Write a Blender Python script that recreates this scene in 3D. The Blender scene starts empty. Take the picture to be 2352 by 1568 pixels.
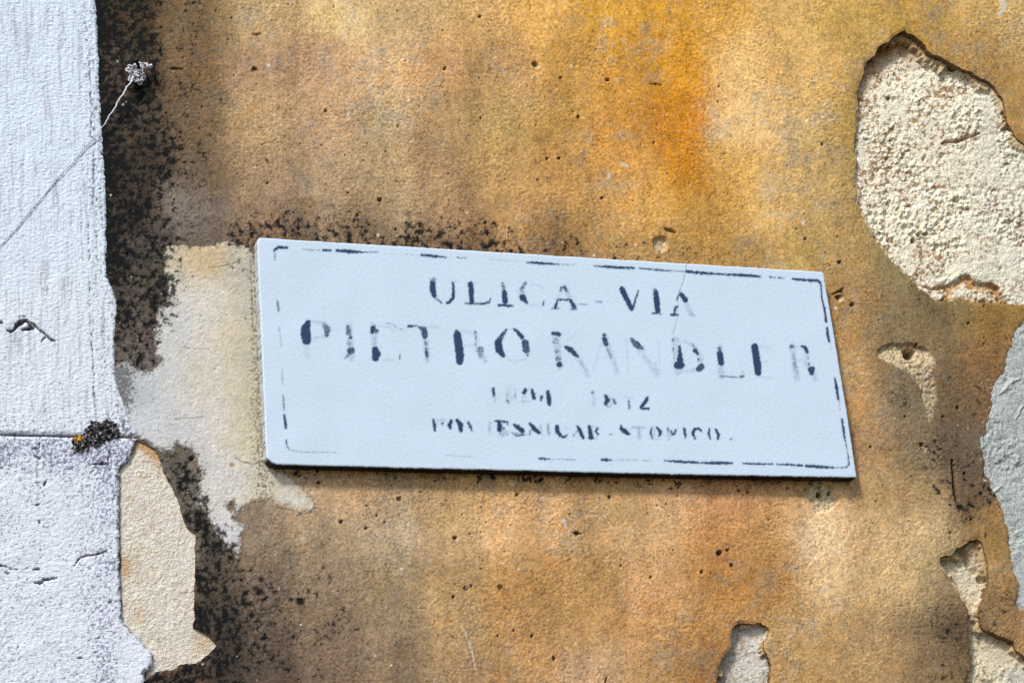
import bpy, math
import numpy as np

# ------------------------------------------------------------------ camera geometry
F = 5040.0                      # focal length in units of the 2352 px wide image
CU, CV = 1176.0, 784.0
def _n(a): a = np.array(a, float); return a / np.linalg.norm(a)
dX = _n((14199, 608, 5040))
dZ = np.array((-1206, -13622, 5040.0)); dZ = _n(dZ - dX * dZ.dot(dX))
dY = np.cross(dZ, dX)
R = np.stack([dX, dY, dZ], 1)   # world -> camera (x right, y down, z forward)
DIST = 2.28
CAM = np.array((0.0, -DIST, 1.55))

def w2d(X, Z, Y=0.0):
    """wall point (metres) -> image pixel coordinates"""
    dx, dy, dz = X - CAM[0], Y - CAM[1], Z - CAM[2]
    x = R[0, 0] * dx + R[0, 1] * dy + R[0, 2] * dz
    y = R[1, 0] * dx + R[1, 1] * dy + R[1, 2] * dz
    z = R[2, 0] * dx + R[2, 1] * dy + R[2, 2] * dz
    return CU + F * x / z, CV + F * y / z
def d2w(u, v, Y=0.0):
    r = np.array(((u - CU) / F, (v - CV) / F, 1.0))
    w = R.T @ r
    t = (Y - CAM[1]) / w[1]
    return CAM[0] + w[0] * t, CAM[2] + w[2] * t

sc = bpy.context.scene
cam_d = bpy.data.cameras.new("camera")
cam = bpy.data.objects.new("camera", cam_d)
sc.collection.objects.link(cam)
from mathutils import Matrix, Vector
m = Matrix(((R[0, 0], -R[1, 0], -R[2, 0], CAM[0]),
            (R[0, 1], -R[1, 1], -R[2, 1], CAM[1]),
            (R[0, 2], -R[1, 2], -R[2, 2], CAM[2]),
            (0, 0, 0, 1)))
cam.matrix_world = m
cam_d.sensor_width = 36.0
cam_d.lens = F / 2352 * 36.0
cam_d.clip_start = 0.05
cam_d.clip_end = 500
sc.camera = cam

# ------------------------------------------------------------------ daylight
SUN_EL, SUN_AZ = math.radians(46), math.radians(-139)     # high, from the upper left in front of the wall
world = bpy.data.worlds.new("World"); sc.world = world; world.use_nodes = True
nt = world.node_tree
bg = nt.nodes["Background"]
sky = nt.nodes.new("ShaderNodeTexSky"); sky.sky_type = 'NISHITA'; sky.sun_disc = False
sky.sun_elevation = SUN_EL; sky.sun_rotation = SUN_AZ
sky.air_density = 1.2; sky.dust_density = 1.5; sky.ozone_density = 1.0
nt.links.new(sky.outputs[0], bg.inputs[0]); bg.inputs[1].default_value = 0.115
sun_d = bpy.data.lights.new("sun", 'SUN'); sun_d.energy = 2.65; sun_d.angle = math.radians(10)
sun_d.color = (1.0, 0.98, 0.95)
sun = bpy.data.objects.new("sun", sun_d); sc.collection.objects.link(sun)
sd = Vector((math.sin(SUN_AZ) * math.cos(SUN_EL), math.cos(SUN_AZ) * math.cos(SUN_EL), math.sin(SUN_EL)))
sun.rotation_euler = sd.to_track_quat('Z', 'Y').to_euler(); sun.location = (-2, -4, 6)
sc.view_settings.view_transform = 'Standard'; sc.view_settings.look = 'None'
sc.view_settings.exposure = 0.42; sc.view_settings.gamma = 1.0
sc.view_settings.use_curve_mapping = False
sc.cycles.use_denoising = False

# ------------------------------------------------------------------ helpers
rng = np.random.default_rng(7)
def lin(c):
    c = np.asarray(c, np.float32) / 255.0
    return np.where(c <= 0.04045, c / 12.92, ((c + 0.055) / 1.055) ** 2.4).astype(np.float32)
LIGHT = np.array((1.03, 1.04, 1.06), np.float32)   # daylight reaching the wall, so that pigments come out as reflectances
def pig(r, g, b): return np.minimum(lin((r, g, b)) / LIGHT, 0.86).astype(np.float32)

_tab = {}
def gn(x, y, seed):
    if seed not in _tab:
        a = np.random.default_rng(1000 + seed).uniform(0, 2 * np.pi, (256, 256))
        _tab[seed] = (np.cos(a).astype(np.float32), np.sin(a).astype(np.float32))
    gx, gy = _tab[seed]
    xi = np.floor(x); yi = np.floor(y)
    fx = (x - xi).astype(np.float32); fy = (y - yi).astype(np.float32)
    xi = xi.astype(np.int64) & 255; yi = yi.astype(np.int64) & 255
    x1 = (xi + 1) & 255; y1 = (yi + 1) & 255
    a = gx[xi, yi] * fx + gy[xi, yi] * fy
    b = gx[x1, yi] * (fx - 1) + gy[x1, yi] * fy
    c = gx[xi, y1] * fx + gy[xi, y1] * (fy - 1)
    d = gx[x1, y1] * (fx - 1) + gy[x1, y1] * (fy - 1)
    s = fx * fx * fx * (fx * (fx * 6 - 15) + 10); t = fy * fy * fy * (fy * (fy * 6 - 15) + 10)
    return ((a + (b - a) * s) * (1 - t) + (c + (d - c) * s) * t) * 1.6
def fbm(x, y, wl, octs, seed, gain=0.55, sy=1.0):
    r = 0; amp = 1.0; tot = 0
    for i in range(octs):
        r = r + amp * gn(x / wl + 17.3 * i, y / (wl * sy) - 9.1 * i, seed + i)
        tot += amp; amp *= gain; wl *= 0.5
    return r / tot
def sstep(a, b, x):
    t = np.clip((x - a) / (b - a), 0, 1); return t * t * (3 - 2 * t)
def mix(a, b, t):
    t = np.asarray(t)[..., None] if np.ndim(t) else t
    return a * (1 - t) + b * t

def poly_sdf(u, v, pts, margin=60):
    """signed distance, positive inside"""
    P = np.array(pts, np.float32)
    out = np.full(u.shape, -float(margin), np.float32)
    msk = (u > P[:, 0].min() - margin) & (u < P[:, 0].max() + margin) & (v > P[:, 1].min() - margin) & (v < P[:, 1].max() + margin)
    if not msk.any(): return out
    x = u[msk].astype(np.float32); y = v[msk].astype(np.float32)
    d2 = np.full(x.shape, 1e9, np.float32); ins = np.zeros(x.shape, bool)
    for i in range(len(P)):
        ax, ay = P[i]; bx, by = P[(i + 1) % len(P)]
        ex, ey = bx - ax, by - ay
        t = np.clip(((x - ax) * ex + (y - ay) * ey) / (ex * ex + ey * ey + 1e-9), 0, 1)
        d2 = np.minimum(d2, (x - ax - t * ex) ** 2 + (y - ay - t * ey) ** 2)
        if ay != by:
            c = ((ay > y) != (by > y)) & (x < ex * (y - ay) / ey + ax)
            ins ^= c
    d = np.sqrt(d2); out[msk] = np.clip(np.where(ins, d, -d), -margin, 1e9)
    return out

def stroke(acc, u, v, pts, op, soft=1.2, idx=None):
    """blend a tapered stroke [(u,v,width)...] into acc (max)"""
    P = np.array(pts, float)
    if len(P) == 1: P = np.vstack([P, P + (0.01, 0.01, 0)])
    w = P[:, 2].max() / 2 + soft * 3
    msk = (u > P[:, 0].min() - w) & (u < P[:, 0].max() + w) & (v > P[:, 1].min() - w) & (v < P[:, 1].max() + w)
    if not msk.any(): return
    x = u[msk]; y = v[msk]; best = np.zeros(x.shape)
    for i in range(len(P) - 1):
        ax, ay, aw = P[i]; bx, by, bw = P[i + 1]
        ex, ey = bx - ax, by - ay
        t = np.clip(((x - ax) * ex + (y - ay) * ey) / (ex * ex + ey * ey + 1e-9), 0, 1)
        d = np.hypot(x - ax - t * ex, y - ay - t * ey) - (aw + (bw - aw) * t) / 2
        best = np.maximum(best, 1 - sstep(-soft, soft, d))
    acc[msk] = np.maximum(acc[msk], best * op)

def field(pts, u, v, sigma, bgw=0.0, bgv=0.0, step=16.0):
    """smooth interpolation of samples placed at image coordinates [(u,v,values...)]"""
    A = np.array(pts, np.float32); P = A[:, :2]; V = A[:, 2:]
    gu = np.arange(-200, 2600, step); gv = np.arange(-200, 1800, step)
    U, W = np.meshgrid(gu, gv, indexing='ij')
    d2 = (U[..., None] - P[:, 0]) ** 2 + (W[..., None] - P[:, 1]) ** 2
    w = np.exp(-d2 / (2 * sigma * sigma)) + 1e-7 / (1 + d2)
    if bgw: w = np.exp(-d2 / (2 * sigma * sigma))
    T = (w @ V + bgw * bgv) / (w.sum(-1, keepdims=True) + bgw)
    x = np.clip((u + 200) / step, 0, len(gu) - 1.001); y = np.clip((v + 200) / step, 0, len(gv) - 1.001)
    xi = x.astype(int); yi = y.astype(int); fx = (x - xi)[..., None]; fy = (y - yi)[..., None]
    r = (T[xi, yi] * (1 - fx) + T[xi + 1, yi] * fx) * (1 - fy) + (T[xi, yi + 1] * (1 - fx) + T[xi + 1, yi + 1] * fx) * fy
    return r.astype(np.float32)

def lines(a, b, step, lo=None, hi=None, g=1.035):
    """evenly spaced lines in [a,b], widening gently out to lo / hi"""
    c = list(np.linspace(a, b, int(round((b - a) / step)) + 1))
    s = step
    while hi is not None and c[-1] < hi:
        s *= g; c.append(min(c[-1] + s, hi))
    s = step; pre = []
    x = a
    while lo is not None and x > lo:
        s *= g; x = max(x - s, lo); pre.append(x)
    return np.array(pre[::-1] + c)

def sheet(name, xs, zs, Yfun, keepfun, tintfun, mat, parent=None, skirt=0.0, outer=False, skirt_tint=None, Yref=0.0, drop=None):
    """relief sheet standing in the wall plane. keepfun -> signed field (>0 kept), its zero line becomes a clean broken edge
    with real thickness 'skirt'."""
    X, Z = np.meshgrid(xs, zs, indexing='ij')
    u, v = w2d(X, Z, Yref)
    nx, nz = X.shape
    if keepfun is not None:
        S = keepfun(u, v).astype(np.float32)
        inside = S > 0
        pad = np.pad(inside, 1)
        nb = np.zeros_like(inside)
        for a in (0, 1, 2):
            for b in (0, 1, 2): nb |= pad[a:a + nx, b:b + nz]
        snap = nb & ~inside
        Gx = np.gradient(S, axis=0) / np.gradient(X, axis=0); Gz = np.gradient(S, axis=1) / np.gradient(Z, axis=1)
        g2 = Gx ** 2 + Gz ** 2 + 1e-6
        dx = -S * Gx / g2; dz = -S * Gz / g2
        cell = np.maximum(np.gradient(X, axis=0), np.gradient(Z, axis=1)) * 1.3
        L = np.hypot(dx, dz); k = np.minimum(1, cell / np.maximum(L, 1e-9))
        X = np.where(snap, X + dx * k, X); Z = np.where(snap, Z + dz * k, Z)
        u, v = w2d(X, Z, Yref)
        ok = inside | snap
        fk = ok[:-1, :-1] & ok[1:, :-1] & ok[1:, 1:] & ok[:-1, 1:] & (inside[:-1, :-1] | inside[1:, :-1] | inside[1:, 1:] | inside[:-1, 1:])
    else:
        S = None
        fk = np.ones((nx - 1, nz - 1), bool)
    if drop is not None:
        fk &= ~drop(u, v)[:-1, :-1]
    Y = Yfun(u, v, S)
    T = tintfun(u, v)
    idx = np.arange(nx * nz).reshape(nx, nz)
    q = np.stack([idx[:-1, :-1][fk], idx[1:, :-1][fk], idx[1:, 1:][fk], idx[:-1, 1:][fk]], 1)   # faces -Y
    co = np.stack([X.ravel(), Y.ravel(), Z.ravel()], 1); col = T.reshape(-1, T.shape[-1])
    used = np.zeros(nx * nz, bool); used[q.ravel()] = True
    rm = np.cumsum(used) - 1
    co = co[used]; col = col[used]; q = rm[q]
    if skirt > 0:
        e = np.concatenate([q[:, [0, 1]], q[:, [1, 2]], q[:, [2, 3]], q[:, [3, 0]]])
        key = np.minimum(e[:, 0], e[:, 1]).astype(np.int64) * (len(co) + 1) + np.maximum(e[:, 0], e[:, 1])
        _, inv, cnt = np.unique(key, return_inverse=True, return_counts=True)
        be = e[cnt[inv.ravel()] == 1]
        if not outer:
            lo = (co[:, 0] > xs[0] + 1e-6) & (co[:, 0] < xs[-1] - 1e-6) & (co[:, 2] > zs[0] + 1e-6) & (co[:, 2] < zs[-1] - 1e-6)
            be = be[lo[be[:, 0]] & lo[be[:, 1]]]
        bv, inv = np.unique(be, return_inverse=True); inv = inv.reshape(be.shape)
        n0 = len(co); nb_ = len(bv)
        top = co[bv].copy(); bot = co[bv].copy(); bot[:, 1] += skirt
        jit = rng.normal(0, 0.0004, (nb_, 2)) if not outer else 0
        midp = (top + bot) / 2
        if not outer: midp[:, [0, 2]] += jit
        co = np.vstack([co, top, midp, bot])
        tc = col[bv] if skirt_tint is None else (skirt_tint(co[n0:n0 + nb_]) if callable(skirt_tint) else np.tile(np.append(skirt_tint, np.ones(T.shape[-1] - 3)), (nb_, 1)))
        tc = tc * (1 + rng.normal(0, .06, (nb_, 1)))
        col = np.vstack([col, tc, tc, tc])
        a = inv[:, 0] + n0; b = inv[:, 1] + n0
        q = np.vstack([q, np.stack([b, a, a + nb_, b + nb_], 1), np.stack([b + nb_, a + nb_, a + 2 * nb_, b + 2 * nb_], 1)])
    me = bpy.data.meshes.new(name)
    me.vertices.add(len(co)); me.vertices.foreach_set("co", co.astype(np.float32).ravel())
    me.loops.add(q.size); me.loops.foreach_set("vertex_index", q.astype(np.int32).ravel())
    me.polygons.add(len(q)); me.polygons.foreach_set("loop_start", np.arange(0, q.size, 4, dtype=np.int32))
    me.update(calc_edges=True)
    me.polygons.foreach_set("use_smooth", np.ones(len(q), bool))
    at = me.attributes.new("tint", 'FLOAT_COLOR', 'POINT')
    c4 = np.ones((len(co), 4), np.float32); c4[:, :3] = np.clip(col[:, :3], 0.002, 0.9); at.data.foreach_set("color", c4.ravel())
    me.materials.append(mat)
    o = bpy.data.objects.new(name, me); sc.collection.objects.link(o)
    if parent: o.parent = parent
    return o

def raw(name, co, faces, mat, parent=None, smooth=True, tint=None):
    me = bpy.data.meshes.new(name); me.from_pydata([tuple(map(float, c)) for c in co], [], [tuple(map(int, f)) for f in faces]); me.update()
    if smooth: me.polygons.foreach_set("use_smooth", np.ones(len(me.polygons), bool))
    if tint is not None:
        at = me.attributes.new("tint", 'FLOAT_COLOR', 'POINT')
        c4 = np.ones((len(co), 4), np.float32); c4[:, :3] = tint; at.data.foreach_set("color", c4.ravel())
    me.materials.append(mat)
    o = bpy.data.objects.new(name, me); sc.collection.objects.link(o)
    if parent: o.parent = parent
    return o
def box(name, lo, hi, mat, parent=None):
    (a, b, c), (d, e, f) = lo, hi
    co = [(a, b, c), (d, b, c), (d, e, c), (a, e, c), (a, b, f), (d, b, f), (d, e, f), (a, e, f)]
    return raw(name, co, [(0, 3, 2, 1), (4, 5, 6, 7), (0, 1, 5, 4), (1, 2, 6, 5), (2, 3, 7, 6), (3, 0, 4, 7)], mat, parent, smooth=False)
def thing(name, label, cat, loc=(0, 0, 0), group=None):
    o = bpy.data.objects.new(name, None); sc.collection.objects.link(o); o.location = loc
    o.empty_display_size = 0.1
    o['label'] = label; o['category'] = cat
    if group: o['group'] = group
    return o
def tag(o, label, cat):
    o['label'] = label; o['category'] = cat; return o

def material(name, g_scale=420, g_amt=0.25, f_scale=1300, f_amt=0.2, bump=0.5, bdist=0.0008, rough=0.92, hue=0.0, stretch=(1, 1, 1), const=None):
    mt = bpy.data.materials.new(name); mt.use_nodes = True
    n = mt.node_tree; N = n.nodes; L = n.links
    b = N["Principled BSDF"]; b.inputs["Roughness"].default_value = rough
    b.inputs["Specular IOR Level"].default_value = 0.18
    tc = N.new("ShaderNodeTexCoord"); mp = N.new("ShaderNodeMapping"); mp.inputs["Scale"].default_value = stretch
    L.new(tc.outputs["Object"], mp.inputs[0])
    def noise(s, d, r=0.6):
        t = N.new("ShaderNodeTexNoise"); t.inputs["Scale"].default_value = s; t.inputs["Detail"].default_value = d
        t.inputs["Roughness"].default_value = r; L.new(mp.outputs[0], t.inputs["Vector"]); return t
    def math_(op, a, bb, cl=False):
        k = N.new("ShaderNodeMath"); k.operation = op; k.use_clamp = cl
        for i, x in enumerate((a, bb)):
            if hasattr(x, "links"): L.new(x, k.inputs[i])
            else: k.inputs[i].default_value = x
        return k.outputs[0]
    n1 = noise(g_scale, 2); n2 = noise(f_scale, 1); n3 = noise(g_scale * 0.45, 3)
    # value grain: 1 + amt*(noise-.5)*k
    v1 = math_('MULTIPLY_ADD', math_('SUBTRACT', n1.outputs[0], 0.5), g_amt * 3.2); N[-1].inputs[2].default_value = 1.0
    v2 = math_('MULTIPLY_ADD', math_('SUBTRACT', n2.outputs[0], 0.5), f_amt * 3.2); N[-1].inputs[2].default_value = 1.0
    v = math_('MULTIPLY', v1, v2)
    vm = N.new("ShaderNodeVectorMath"); vm.operation = 'SCALE'; L.new(v, vm.inputs["Scale"])
    if const is None:
        at = N.new("ShaderNodeAttribute"); at.attribute_name = "tint"; L.new(at.outputs["Color"], vm.inputs[0])
    else: vm.inputs[0].default_value = const
    src = vm.outputs[0]
    if hue:
        # mineral grains: some sand grains warmer, some greyer
        hs = N.new("ShaderNodeHueSaturation"); L.new(src, hs.inputs["Color"])
        s = math_('MULTIPLY_ADD', math_('SUBTRACT', n3.outputs[0], 0.5), hue); N[-1].inputs[2].default_value = 1.0
        L.new(s, hs.inputs["Saturation"]); src = hs.outputs[0]
    L.new(src, b.inputs["Base Color"])
    h = math_('ADD', n1.outputs[0], math_('MULTIPLY', n2.outputs[0], 0.5))
    bp = N.new("ShaderNodeBump"); bp.inputs["Strength"].default_value = bump; bp.inputs["Distance"].default_value = bdist
    L.new(h, bp.inputs["Height"]); L.new(bp.outputs[0], b.inputs["Normal"])
    return mt

M_ochre = material("ochre_plaster", 520, 0.34, 1300, 0.34, 0.42, 0.0008, hue=0.45, stretch=(.75, 1, 1.15))
M_under = material("rough_lime_undercoat", 330, 0.16, 1000, 0.14, 0.9, 0.0022, hue=0.6)
M_cement = material("grey_cement", 330, 0.14, 900, 0.12, 0.9, 0.002)
M_skim = material("pale_lime_skim", 380, 0.10, 1000, 0.10, 0.6, 0.0009, hue=.5)
M_white = material("white_masonry_paint", 420, 0.04, 1000, 0.035, 0.8, 0.0012, rough=0.7, stretch=(.6, 1, 1.3))
M_sign = material("white_sign_paint", 520, 0.03, 1300, 0.02, 0.22, 0.0006, rough=0.6, stretch=(.7, 1, 1.2))
M_mason = material("masonry", 60, 0.2, 300, 0.2, 0.5, 0.004, const=(0.16, 0.12, 0.08))
M_pave = material("paving_concrete", 30, 0.2, 200, 0.2, 0.5, 0.003, const=(0.07, 0.068, 0.065))
M_string = material("painted_string", 600, 0.12, 1500, 0.1, 0.5, 0.0005)
M_rust = material("rusty_iron", 500, 0.3, 1500, 0.2, 0.5, 0.0004, const=(0.02, 0.014, 0.012))
M_lichen = material("lichen", 600, 0.3, 1400, 0.3, 0.8, 0.001)

# ------------------------------------------------------------------ ground
box("pavement", (-6, -6, -0.2), (6, 0.05, 0.0), M_pave)["kind"] = "structure"

# ------------------------------------------------------------------ outlines read off the image (image pixels)
def tr(pts, k, ou, ov): return [(ou + k * a, ov + k * b) + tuple(c) for a, b, *c in pts]
HOLE_A = tr([(385,147),(420,165),(450,185),(485,225),(495,245),(520,265),(560,273),(580,285),(640,322),(700,345),(760,378),(818,412),(830,440),(852,470),(868,520),(880,590),(915,655),(960,692),(1040,740),(1120,900),(1130,1150),(1100,1380),(1040,1462),(960,1466),(870,1465),(800,1460),(740,1452),(650,1455),(590,1450),(520,1440),(490,1415),(450,1392),(415,1345),(400,1335),(350,1290),(300,1235),(250,1170),(210,1105),(185,1060),(175,1030),(155,970),(150,880),(146,800),(143,700),(150,640),(155,600),(160,520),(153,460),(170,395),(190,340),(195,305),(215,290),(240,265),(250,235),(265,220),(310,195),(345,165)], .4761, 1894.9, 0)
HOLE_B = tr([(280,1063),(290,960),(310,905),(330,880),(365,845),(378,790),(377,740),(385,700),(410,670),(440,655),(480,658),(505,655),(530,662),(560,652),(590,662),(610,672),(630,695),(632,750),(600,772),(597,820),(625,870),(645,940),(648,1000),(640,1063),(660,1200),(600,1350),(350,1380),(240,1220)], .34082, 1550.4, 1205.8)
HOLE_C = tr([(1785,215),(1820,207),(1848,210),(1860,190),(1900,158),(1950,128),(1990,103),(2035,90),(2065,112),(2083,160),(2105,235),(2108,300),(2118,360),(2112,420),(2085,490),(2062,545),(2045,610),(2062,650),(2075,690),(2095,716),(2150,722),(2180,740),(2215,745),(2250,768),(2285,785),(2300,830),(2352,875),(2450,960),(2560,1300),(2300,1500),(1900,1350),(1940,1120),(1958,1063),(1988,1000),(2003,935),(1998,880),(1990,830),(1988,760),(1982,700),(1986,620),(1975,565),(1955,530),(1925,490),(1895,440),(1865,395),(1842,350),(1828,305),(1790,275),(1780,240)], .34082, 1550.4, 1205.8)
HOLE_D = [(318,1012),(332,1017),(355,1033),(368,1052),(377,1085),(393,1112),(408,1146),(419,1180),(430,1210),(449,1226),(449,1297),(447,1353),(445,1440),(464,1450),(487,1463),(498,1478),(490,1492),(470,1508),(453,1520),(419,1524),(396,1537),(366,1539),(347,1548),(330,1568),(300,1600),(262,1500),(250,1300),(250,1085),(268,1050),(300,1025)]
HOLE_E = tr([(930,80),(905,105),(880,130),(872,190),(852,230),(842,270),(830,305),(800,350),(792,380),(790,420),(778,470),(768,505),(755,540),(748,600),(750,650),(765,720),(785,765),(800,800),(830,860),(840,910),(855,960),(865,1040),(875,1110),(890,1150),(893,1200),(885,1240),(905,1265),(960,1270),(1150,1230),(1300,800),(1200,300),(1050,100)], .5604, 1837.4, 689)
SCAR_F = tr([(400,1030),(412,980),(440,950),(475,932),(540,920),(610,935),(660,915),(740,940),(800,970),(828,1000),(870,1060),(860,1120),(850,1180),(855,1220),(870,1300),(890,1360),(860,1420),(855,1500),(820,1540),(790,1530),(780,1440),(750,1360),(748,1290),(700,1220),(650,1160),(560,1110),(480,1070)], .293, 1894.9, 516.8)
SCAR_G = tr([(22,770),(35,745),(90,742),(155,760),(162,830),(120,865),(70,875),(40,830)], .5604, 1837.4, 689)
SKIM = [(378,561),(423,563),(463,565),(507,557),(540,557),(572,573),(592,597),(640,600),(660,1060),(632,1073),(646,1082),(668,1098),(689,1113),(718,1141),(732,1163),(718,1177),(689,1181),(668,1174),(639,1167),(625,1150),(590,1156),(568,1163),(540,1180),(538,1190),(566,1202),(560,1221),(555,1251),(546,1270),(528,1262),(506,1240),(490,1202),(470,1187),(450,1180),(449,1153),(455,1125),(465,1090),(450,1062),(440,1035),(410,1022),(392,1040),(375,1042),(356,1032),(330,1016),(314,1008),(280,1000),(240,960),(240,859),(280,828),(300,832),(314,847),(346,850),(366,831),(358,800),(354,758),(362,742),(358,714),(378,690),(388,662),(382,637),(376,597)]
PIL_EDGE = np.array([(-900,206),(0,218.6),(75,223),(150,227),(188,225),(262,231),(337,236),(412,240),(487,244),(517,243.6),(588,244),(637,247),(655,252),(666,259),(690,266),(720,268),(758,262),(859,263),(903,275),(940,291),(980,303),(997,316),(1000,317)], float)
PIL_LOW = np.array([(1000,318),(1006,318),(1012,310),(1030,306),(1056,294),(1076,274),(1082,272),(1148,272),(1240,272.6),(1353,275.6),(1429,279),(1445,295),(1463,313),(1485,335),(1504,351),(1530,345),(1548,335),(1568,328),(1700,320),(2600,330)], float)

GRIME = [(240,0,1),(300,0,.95),(350,0,.75),(400,0,.4),(450,0,.28),(520,0,.12),(250,100,1),(320,100,.9),(380,100,.5),(430,120,.28),(500,120,.15),
 (260,200,.97),(330,200,.85),(400,190,.45),(450,230,.24),(260,300,.97),(330,300,.88),(390,270,.62),(430,320,.45),(480,330,.2),(260,400,1),(320,400,.97),(370,400,.75),(420,400,.45),(480,450,.2),
 (270,500,1),(330,500,.9),(370,520,.55),(420,500,.28),(280,600,1),(330,600,.92),(370,620,.62),(300,680,.97),(350,680,.65),(310,750,.88),(340,760,.62),(300,800,.8),(340,820,.66),(380,800,0),(300,880,.2),(420,850,0),
 (400,1080,.6),(425,1130,.72),(455,1180,.8),(480,1290,.75),(460,1340,.88),(500,1380,.84),(560,1400,.68),(470,1440,.85),(520,1480,.86),(600,1480,.55),(420,1550,.97),(380,1560,.92),(500,1560,.82),(650,1500,.42),(700,1420,.3),(640,1340,.38),(560,1320,.5),(760,1500,.18),(460,1240,.8),(640,1280,.3),(700,1340,.3),(760,1400,.3),(820,1480,.3),(720,1500,.42),(850,1550,.25),(880,1400,.18),(580,1480,.62),(640,1440,.45),(620,1240,.12),(470,1040,0),(520,1100,0),(520,1150,0),
 (570,560,.62),(620,548,.72),(690,540,.5),(760,540,.66),(850,545,.6),(950,552,.66),(1050,562,.72),(1110,575,.62),(1200,585,.55),(1300,595,.42),(1450,605,.38),(1600,612,.3),(1750,622,.2),
 (600,470,.22),(750,470,.15),(900,480,.1),(2200,1100,.46),(2240,1135,.52),(2180,1050,.36),(2225,900,.34),(2150,660,.28),(2085,900,.28),(2190,1440,.44),(2170,1510,.42),(2120,1470,.26),(2290,1420,.34),(720,1250,.2),(780,1340,.28),(900,1480,.24),(980,1150,.2)]
TONE = [(300,30,70,64,45),(450,30,120,108,70),(600,30,165,148,95),(800,30,192,172,108),(950,30,170,150,95),(1100,30,188,158,88),(1250,30,198,158,72),(1400,30,202,156,62),(1550,30,208,156,55),(1650,30,200,150,62),(1800,30,208,168,92),(1950,30,192,156,78),(2100,30,176,140,66),(2250,30,190,155,85),(2340,30,192,162,102),
 (300,150,85,80,62),(450,150,125,110,75),(600,150,150,130,90),(750,150,165,140,95),(900,150,188,162,108),(1000,150,176,142,82),(1150,150,166,136,76),(1300,150,188,142,66),(1450,150,202,152,62),(1560,150,204,148,45),(1700,150,218,176,105),(1850,150,208,168,96),(2000,150,186,150,80),(2250,150,172,136,76),
 (300,270,85,76,62),(450,270,115,98,75),(600,270,168,140,96),(750,270,165,135,95),(900,270,165,145,105),(1000,270,160,130,85),(1150,270,166,136,80),(1300,270,178,136,66),(1450,270,194,144,66),(1560,270,194,132,36),(1700,270,218,176,110),(1850,270,202,166,100),(1940,270,176,145,76),(2300,270,168,132,72),
 (300,390,70,62,52),(480,390,115,98,75),(600,390,145,122,90),(750,390,155,130,95),(870,390,166,142,100),(1000,390,152,122,82),(1150,390,166,132,76),(1300,390,182,138,70),(1450,390,198,152,80),(1570,390,188,132,40),(1700,390,206,160,80),(1850,390,196,160,96),(1940,390,160,135,76),
 (300,480,72,66,58),(430,480,132,124,116),(600,480,130,110,86),(750,480,136,116,86),(900,480,152,132,96),(1050,480,152,122,82),(1200,480,172,132,76),(1350,480,188,146,80),(1500,480,198,152,75),(1650,480,192,146,66),(1800,480,206,166,96),(1930,480,180,150,90),(2000,480,150,130,85),
 (340,560,95,90,84),(480,540,112,102,92),(650,540,110,92,68),(850,540,112,94,70),(1050,550,112,90,64),(1300,560,140,112,72),(1500,570,160,128,75),(1700,580,168,132,70),(1850,590,176,146,80),(1960,560,166,136,80),(340,640,90,84,76),(340,720,100,94,86),(340,800,110,105,98),
 (1950,640,166,130,76),(2050,620,146,126,80),(2150,660,130,110,66),(2300,660,150,118,60),(1950,750,172,132,76),(2050,750,150,125,80),(2150,750,142,116,75),(2290,750,156,118,60),(1960,900,188,148,92),(2080,900,136,116,82),(2200,900,126,102,66),(2260,880,152,112,66),
 (1990,1030,158,126,84),(2100,1050,152,126,86),(2200,1060,120,100,75),(2250,1110,112,92,66),(420,1100,105,102,95),(700,1130,172,146,112),(800,1130,178,146,106),(900,1130,146,126,96),(1000,1130,172,142,96),(1100,1130,176,140,90),(1250,1130,186,146,96),(1400,1130,182,146,96),(1550,1130,196,156,110),(1700,1130,190,140,92),(1800,1130,186,146,92),(1900,1150,206,170,125),(2000,1130,176,146,96),(2100,1130,160,135,90),
 (450,1230,95,90,82),(600,1230,125,110,90),(750,1230,152,132,102),(900,1230,166,146,116),(1050,1230,176,146,100),(1200,1230,186,146,96),(1350,1230,182,146,96),(1500,1230,186,150,100),(1650,1230,182,132,76),(1750,1230,188,142,82),(1880,1230,216,186,140),(2000,1230,206,172,122),(2120,1230,180,155,110),(2310,1180,150,118,66),
 (500,1330,90,80,66),(600,1330,108,94,78),(750,1330,136,118,92),(900,1330,146,126,92),(1050,1330,152,124,82),(1200,1330,162,122,68),(1350,1330,176,136,80),(1500,1330,186,146,96),(1650,1330,176,126,62),(1780,1330,172,126,66),(1900,1330,206,172,122),(2050,1330,196,166,112),(2150,1330,152,132,92),(2300,1350,165,132,78),
 (500,1430,80,72,62),(620,1430,98,86,72),(750,1430,126,108,86),(900,1430,140,120,90),(1050,1430,156,130,90),(1200,1430,166,126,76),(1350,1430,176,136,80),(1500,1430,186,140,86),(1620,1430,182,136,76),(1850,1430,182,146,90),(2000,1430,166,136,90),(2120,1430,136,116,80),(2200,1430,104,88,62),(2290,1410,120,100,72),(2340,1450,170,135,85),
 (420,1530,110,86,66),(500,1530,76,66,58),(620,1530,90,78,65),(750,1530,116,98,80),(900,1530,130,110,82),(1050,1530,152,124,86),(1200,1530,166,126,76),(1350,1530,186,152,112),(1500,1530,180,140,86),(1640,1530,162,116,62),(1850,1530,176,140,86),(2000,1530,166,136,90),(2150,1530,142,120,80)]
_T = np.array(TONE, np.float32); _l = _T[:, 2:] @ np.array((.3, .59, .11), np.float32)
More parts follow.
